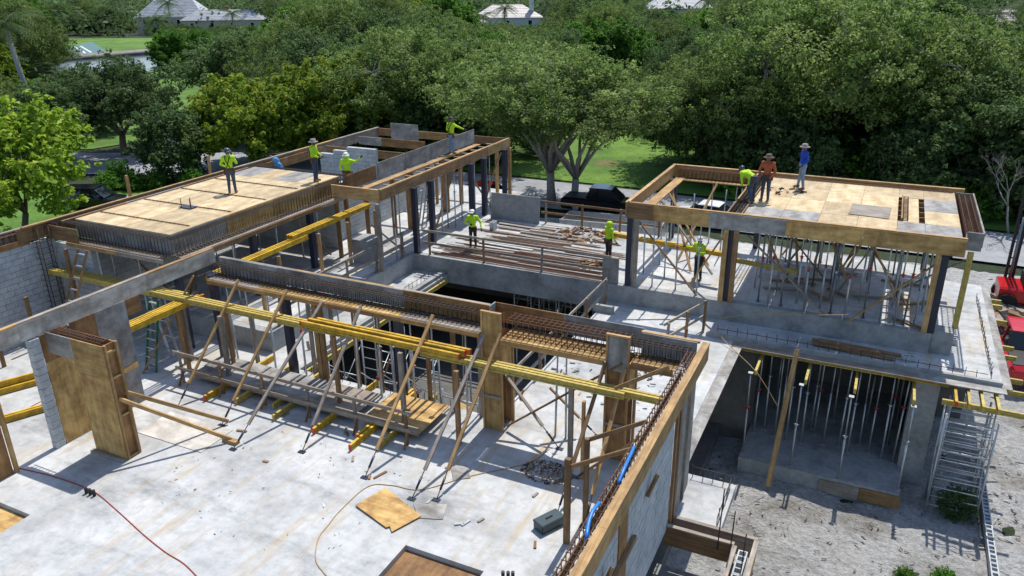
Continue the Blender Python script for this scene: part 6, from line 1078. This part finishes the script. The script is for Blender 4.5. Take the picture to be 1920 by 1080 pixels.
for k,(p,h,me,s,lb) in enumerate((((-105.359,69.544,-4.100),5.5,PF,1.3,'fan palm right of the royal palm trunk'),((-106.886,74.279,-4.100),4,PC,.9,'low feather palm beside the canal, left one'),((-101.902,73.503,-4.100),3.6,PC,.9,'low feather palm beside the canal, right one'),((-107.283,66.279,-4.100),6,PC,1,'feather palm at the left edge'),((-172.618,148.723,-4.100),7.5,PC,1.2,'coconut palm in front of the slate roofed house'),((-192.975,171.487,-4.100),11,PC,1.1,'taller coconut palm in front of the slate roof ridge'),((-174.479,177.000,-4.100),8,PC,1.0,'coconut palm before the right wing of the slate house'),((-89.845,140.795,-4.100),10,PC,1.35,'palm rising between the bright green trees'),((-94.350,191.096,-4.100),9,PC,1.0,'palm in front of the white house'),((-95.713,181.613,-4.100),7.5,PC,.9,'smaller palm left of the white house'),((0.336,183.338,-4.100),7.5,PS,1.7,'silver fan palm at the upper right, left one'),((8.470,180.142,-4.100),8.5,PS,1.6,'silver fan palm at the upper right, right one'),((14.658,176.713,-4.100),9,PC,1.3,'dark feather palm at the upper right corner'),((-83.384,55.484,-4.100),3,PF,1.1,'low fan palm beneath the royal palm'),((-90.190,66.128,-4.100),4.5,PF,1.2,'fan palm behind the dark forked tree'))):
    palm(p,h,.17,me,s,lb)
for k,(px_,py_,h_) in enumerate([(-175.9,111.2,10.1),(-150.0,98.5,9.7),(-283.2,199.9,8.6),(-291.7,215.0,11.9),(-263.7,205.0,8.0),(-300.4,240.5,10.3),(-169.7,189.6,12.0),(-190.6,224.1,8.4),(-117.2,144.0,10.5),(-77.6,179.0,10.8),(-87.3,225.0,8.2),(-88.1,251.0,9.7),(-76.6,254.0,11.2),(-40.3,238.2,10.0),(-32.1,265.7,11.3),(-18.7,253.7,8.7),(-8.0,209.0,9.1),(5.5,205.4,8.5),(20.7,190.2,10.3),(-304.3,194.3,12.2),(-201.7,215.1,10.7),(-126.4,214.0,11.5),(-142.3,197.6,9.7),(-45.2,206.1,11.4)]): palm((px_,py_,GZ),h_,.16,(PC,PF,PC)[k%3],1.0+.15*(k%3),'palm rising above the wood beyond the street, %s'%('feather-leaved' if k%3!=1 else 'fan-leaved'))
# ---- far houses ----
def hip(name,x0,x1,y0,y1,z0,z1,mat,parent,M,inset=.35,ov=.5):
    x0-=ov;x1+=ov;y0-=ov;y1+=ov; w_=(y1-y0)/2; i=min((x1-x0)/2-.1,w_*(1+inset-.35)*.95)
    v=[(x0,y0,z0),(x1,y0,z0),(x1,y1,z0),(x0,y1,z0),(x0+i,(y0+y1)/2,z1),(x1-i,(y0+y1)/2,z1)]
    f=[(0,1,5,4),(1,2,5),(2,3,4,5),(3,0,4),(3,2,1,0)]
    m=bpy.data.meshes.new(name); m.from_pydata(v,[],f); return link(name,m,mat,parent,M)
def house(loc,s,masses,wallm,roofm,label,chim=None,rot=25.9):
    M=Matrix.Translation(loc)@Matrix.Rotation(R(rot),4,'Z'); o=root('far_house',loc,label,'house','far houses')
    for x0,x1,y0,y1,h,rh in masses:
        c=((x0+x1)/2,(y0+y1)/2,h/2); wl=link('wall',boxmesh(x1-x0,y1-y0,h),wallm,o,M@Matrix.Translation(c)); rf=hip('roof',x0,x1,y0,y1,h,h+rh,roofm,o,M)
        n=max(1,int((x1-x0)/5.5))
        for k in range(n):
            x=x0+(k+.5)*(x1-x0)/n; wn=link('window',boxmesh(1.3,.1,1.5),'white_paint',wl,M@Matrix.Translation((x,y0-.04,h-1.5))); link('pane',boxmesh(1.05,.1,1.25),'glass_dark',wn if 0 else wl,M@Matrix.Translation((x,y0-.07,h-1.5)))
        for k in range(int(rh/.45)):
            t=(k+.5)/max(1,int(rh/.45)); w_=(y1-y0)/2+.5; yy=y0-.5+w_*t; i=min((x1-x0)/2+.4,w_*.95)*t; link('tile_course',boxmesh(max(.4,(x1-x0)+1-2*i-.1),.12,.08),roofm,rf,M@Matrix.Translation(((x0+x1)/2,yy,h+rh*t)))
    if chim:
        for x,y,z0,z1,m_ in chim: c=link('chimney',boxmesh(1.4,1.0,z1-z0),m_,o,M@Matrix.Translation((x,y,(z0+z1)/2))); link('chimney_cap',boxmesh(1.7,1.3,.25),m_,c,M@Matrix.Translation((x,y,z1+.13)))
house((-217.327,204.999,-4.100),1,[(-21,2,0,12,5.6,6.2),(-4,23,-4,5,4.6,3.2)],'wall_cream','roof_slate','large cream house with grey slate hip roofs beyond the canal',[(10,1,6,8.6,'brick_red')])
house((-110.885,228.449,-4.100),1,[(-11,10,0,12,5.2,3.6),(-16,-7,-4,4,4.0,2.4)],'wall_white','roof_metal','white house with pinkish grey metal roof and white chimney at top centre',[(7,3,7,11.3,'wall_white')])
house((-76.260,304.007,-4.100),1,[(-12,12,0,14,5.5,5)],'wall_white','roof_slate','house with wide grey roof at the top right of centre')
house((24.085,245.849,-4.100),1,[(-6,8,0,10,4.5,3)],'wall_cream','roof_metal','house with grey roof at the upper right corner')

# red-flowering shrub under the royal palm, and the far wood that reads as one mass
fl=Vector((-101.203,66.272,-4.100)); o=root('flowering_shrub',fl,'shrub with red flower clusters beside the royal palm trunk','shrub')
rr=random.Random(8); cc=[(rr.uniform(-5,5),rr.uniform(-3,3),rr.uniform(2.2,4.2)) for _ in range(34)]
link('crown',crown_mesh('flower_leaves',cc,1.0,90,.3,21,mat='leaf_mango'),None,o,Matrix.Translation(fl))
link('flowers',crown_mesh('flowers',[(x,y,z+.9) for x,y,z in cc[:9]],.32,26,.22,22,mat='leaf_red'),None,o,Matrix.Translation(fl))
far=[];rg=random.Random(2)
for d_ in range(300,900,16):
    for a in range(-36,37):
        t=R(90+25.9+a*1.15+rg.uniform(-.6,.6)); q=d_+rg.uniform(-8,8); far.append((q*math.cos(t),q*math.sin(t),GZ+rg.uniform(2,8)))
tag(link('far_wood',crown_mesh('far_wood',far,[rg.uniform(4,7.5) for _ in far],46,1.5,31,mat='leaf_dark'),None),'distant wood along the top of the picture','wood',None,'stuff')
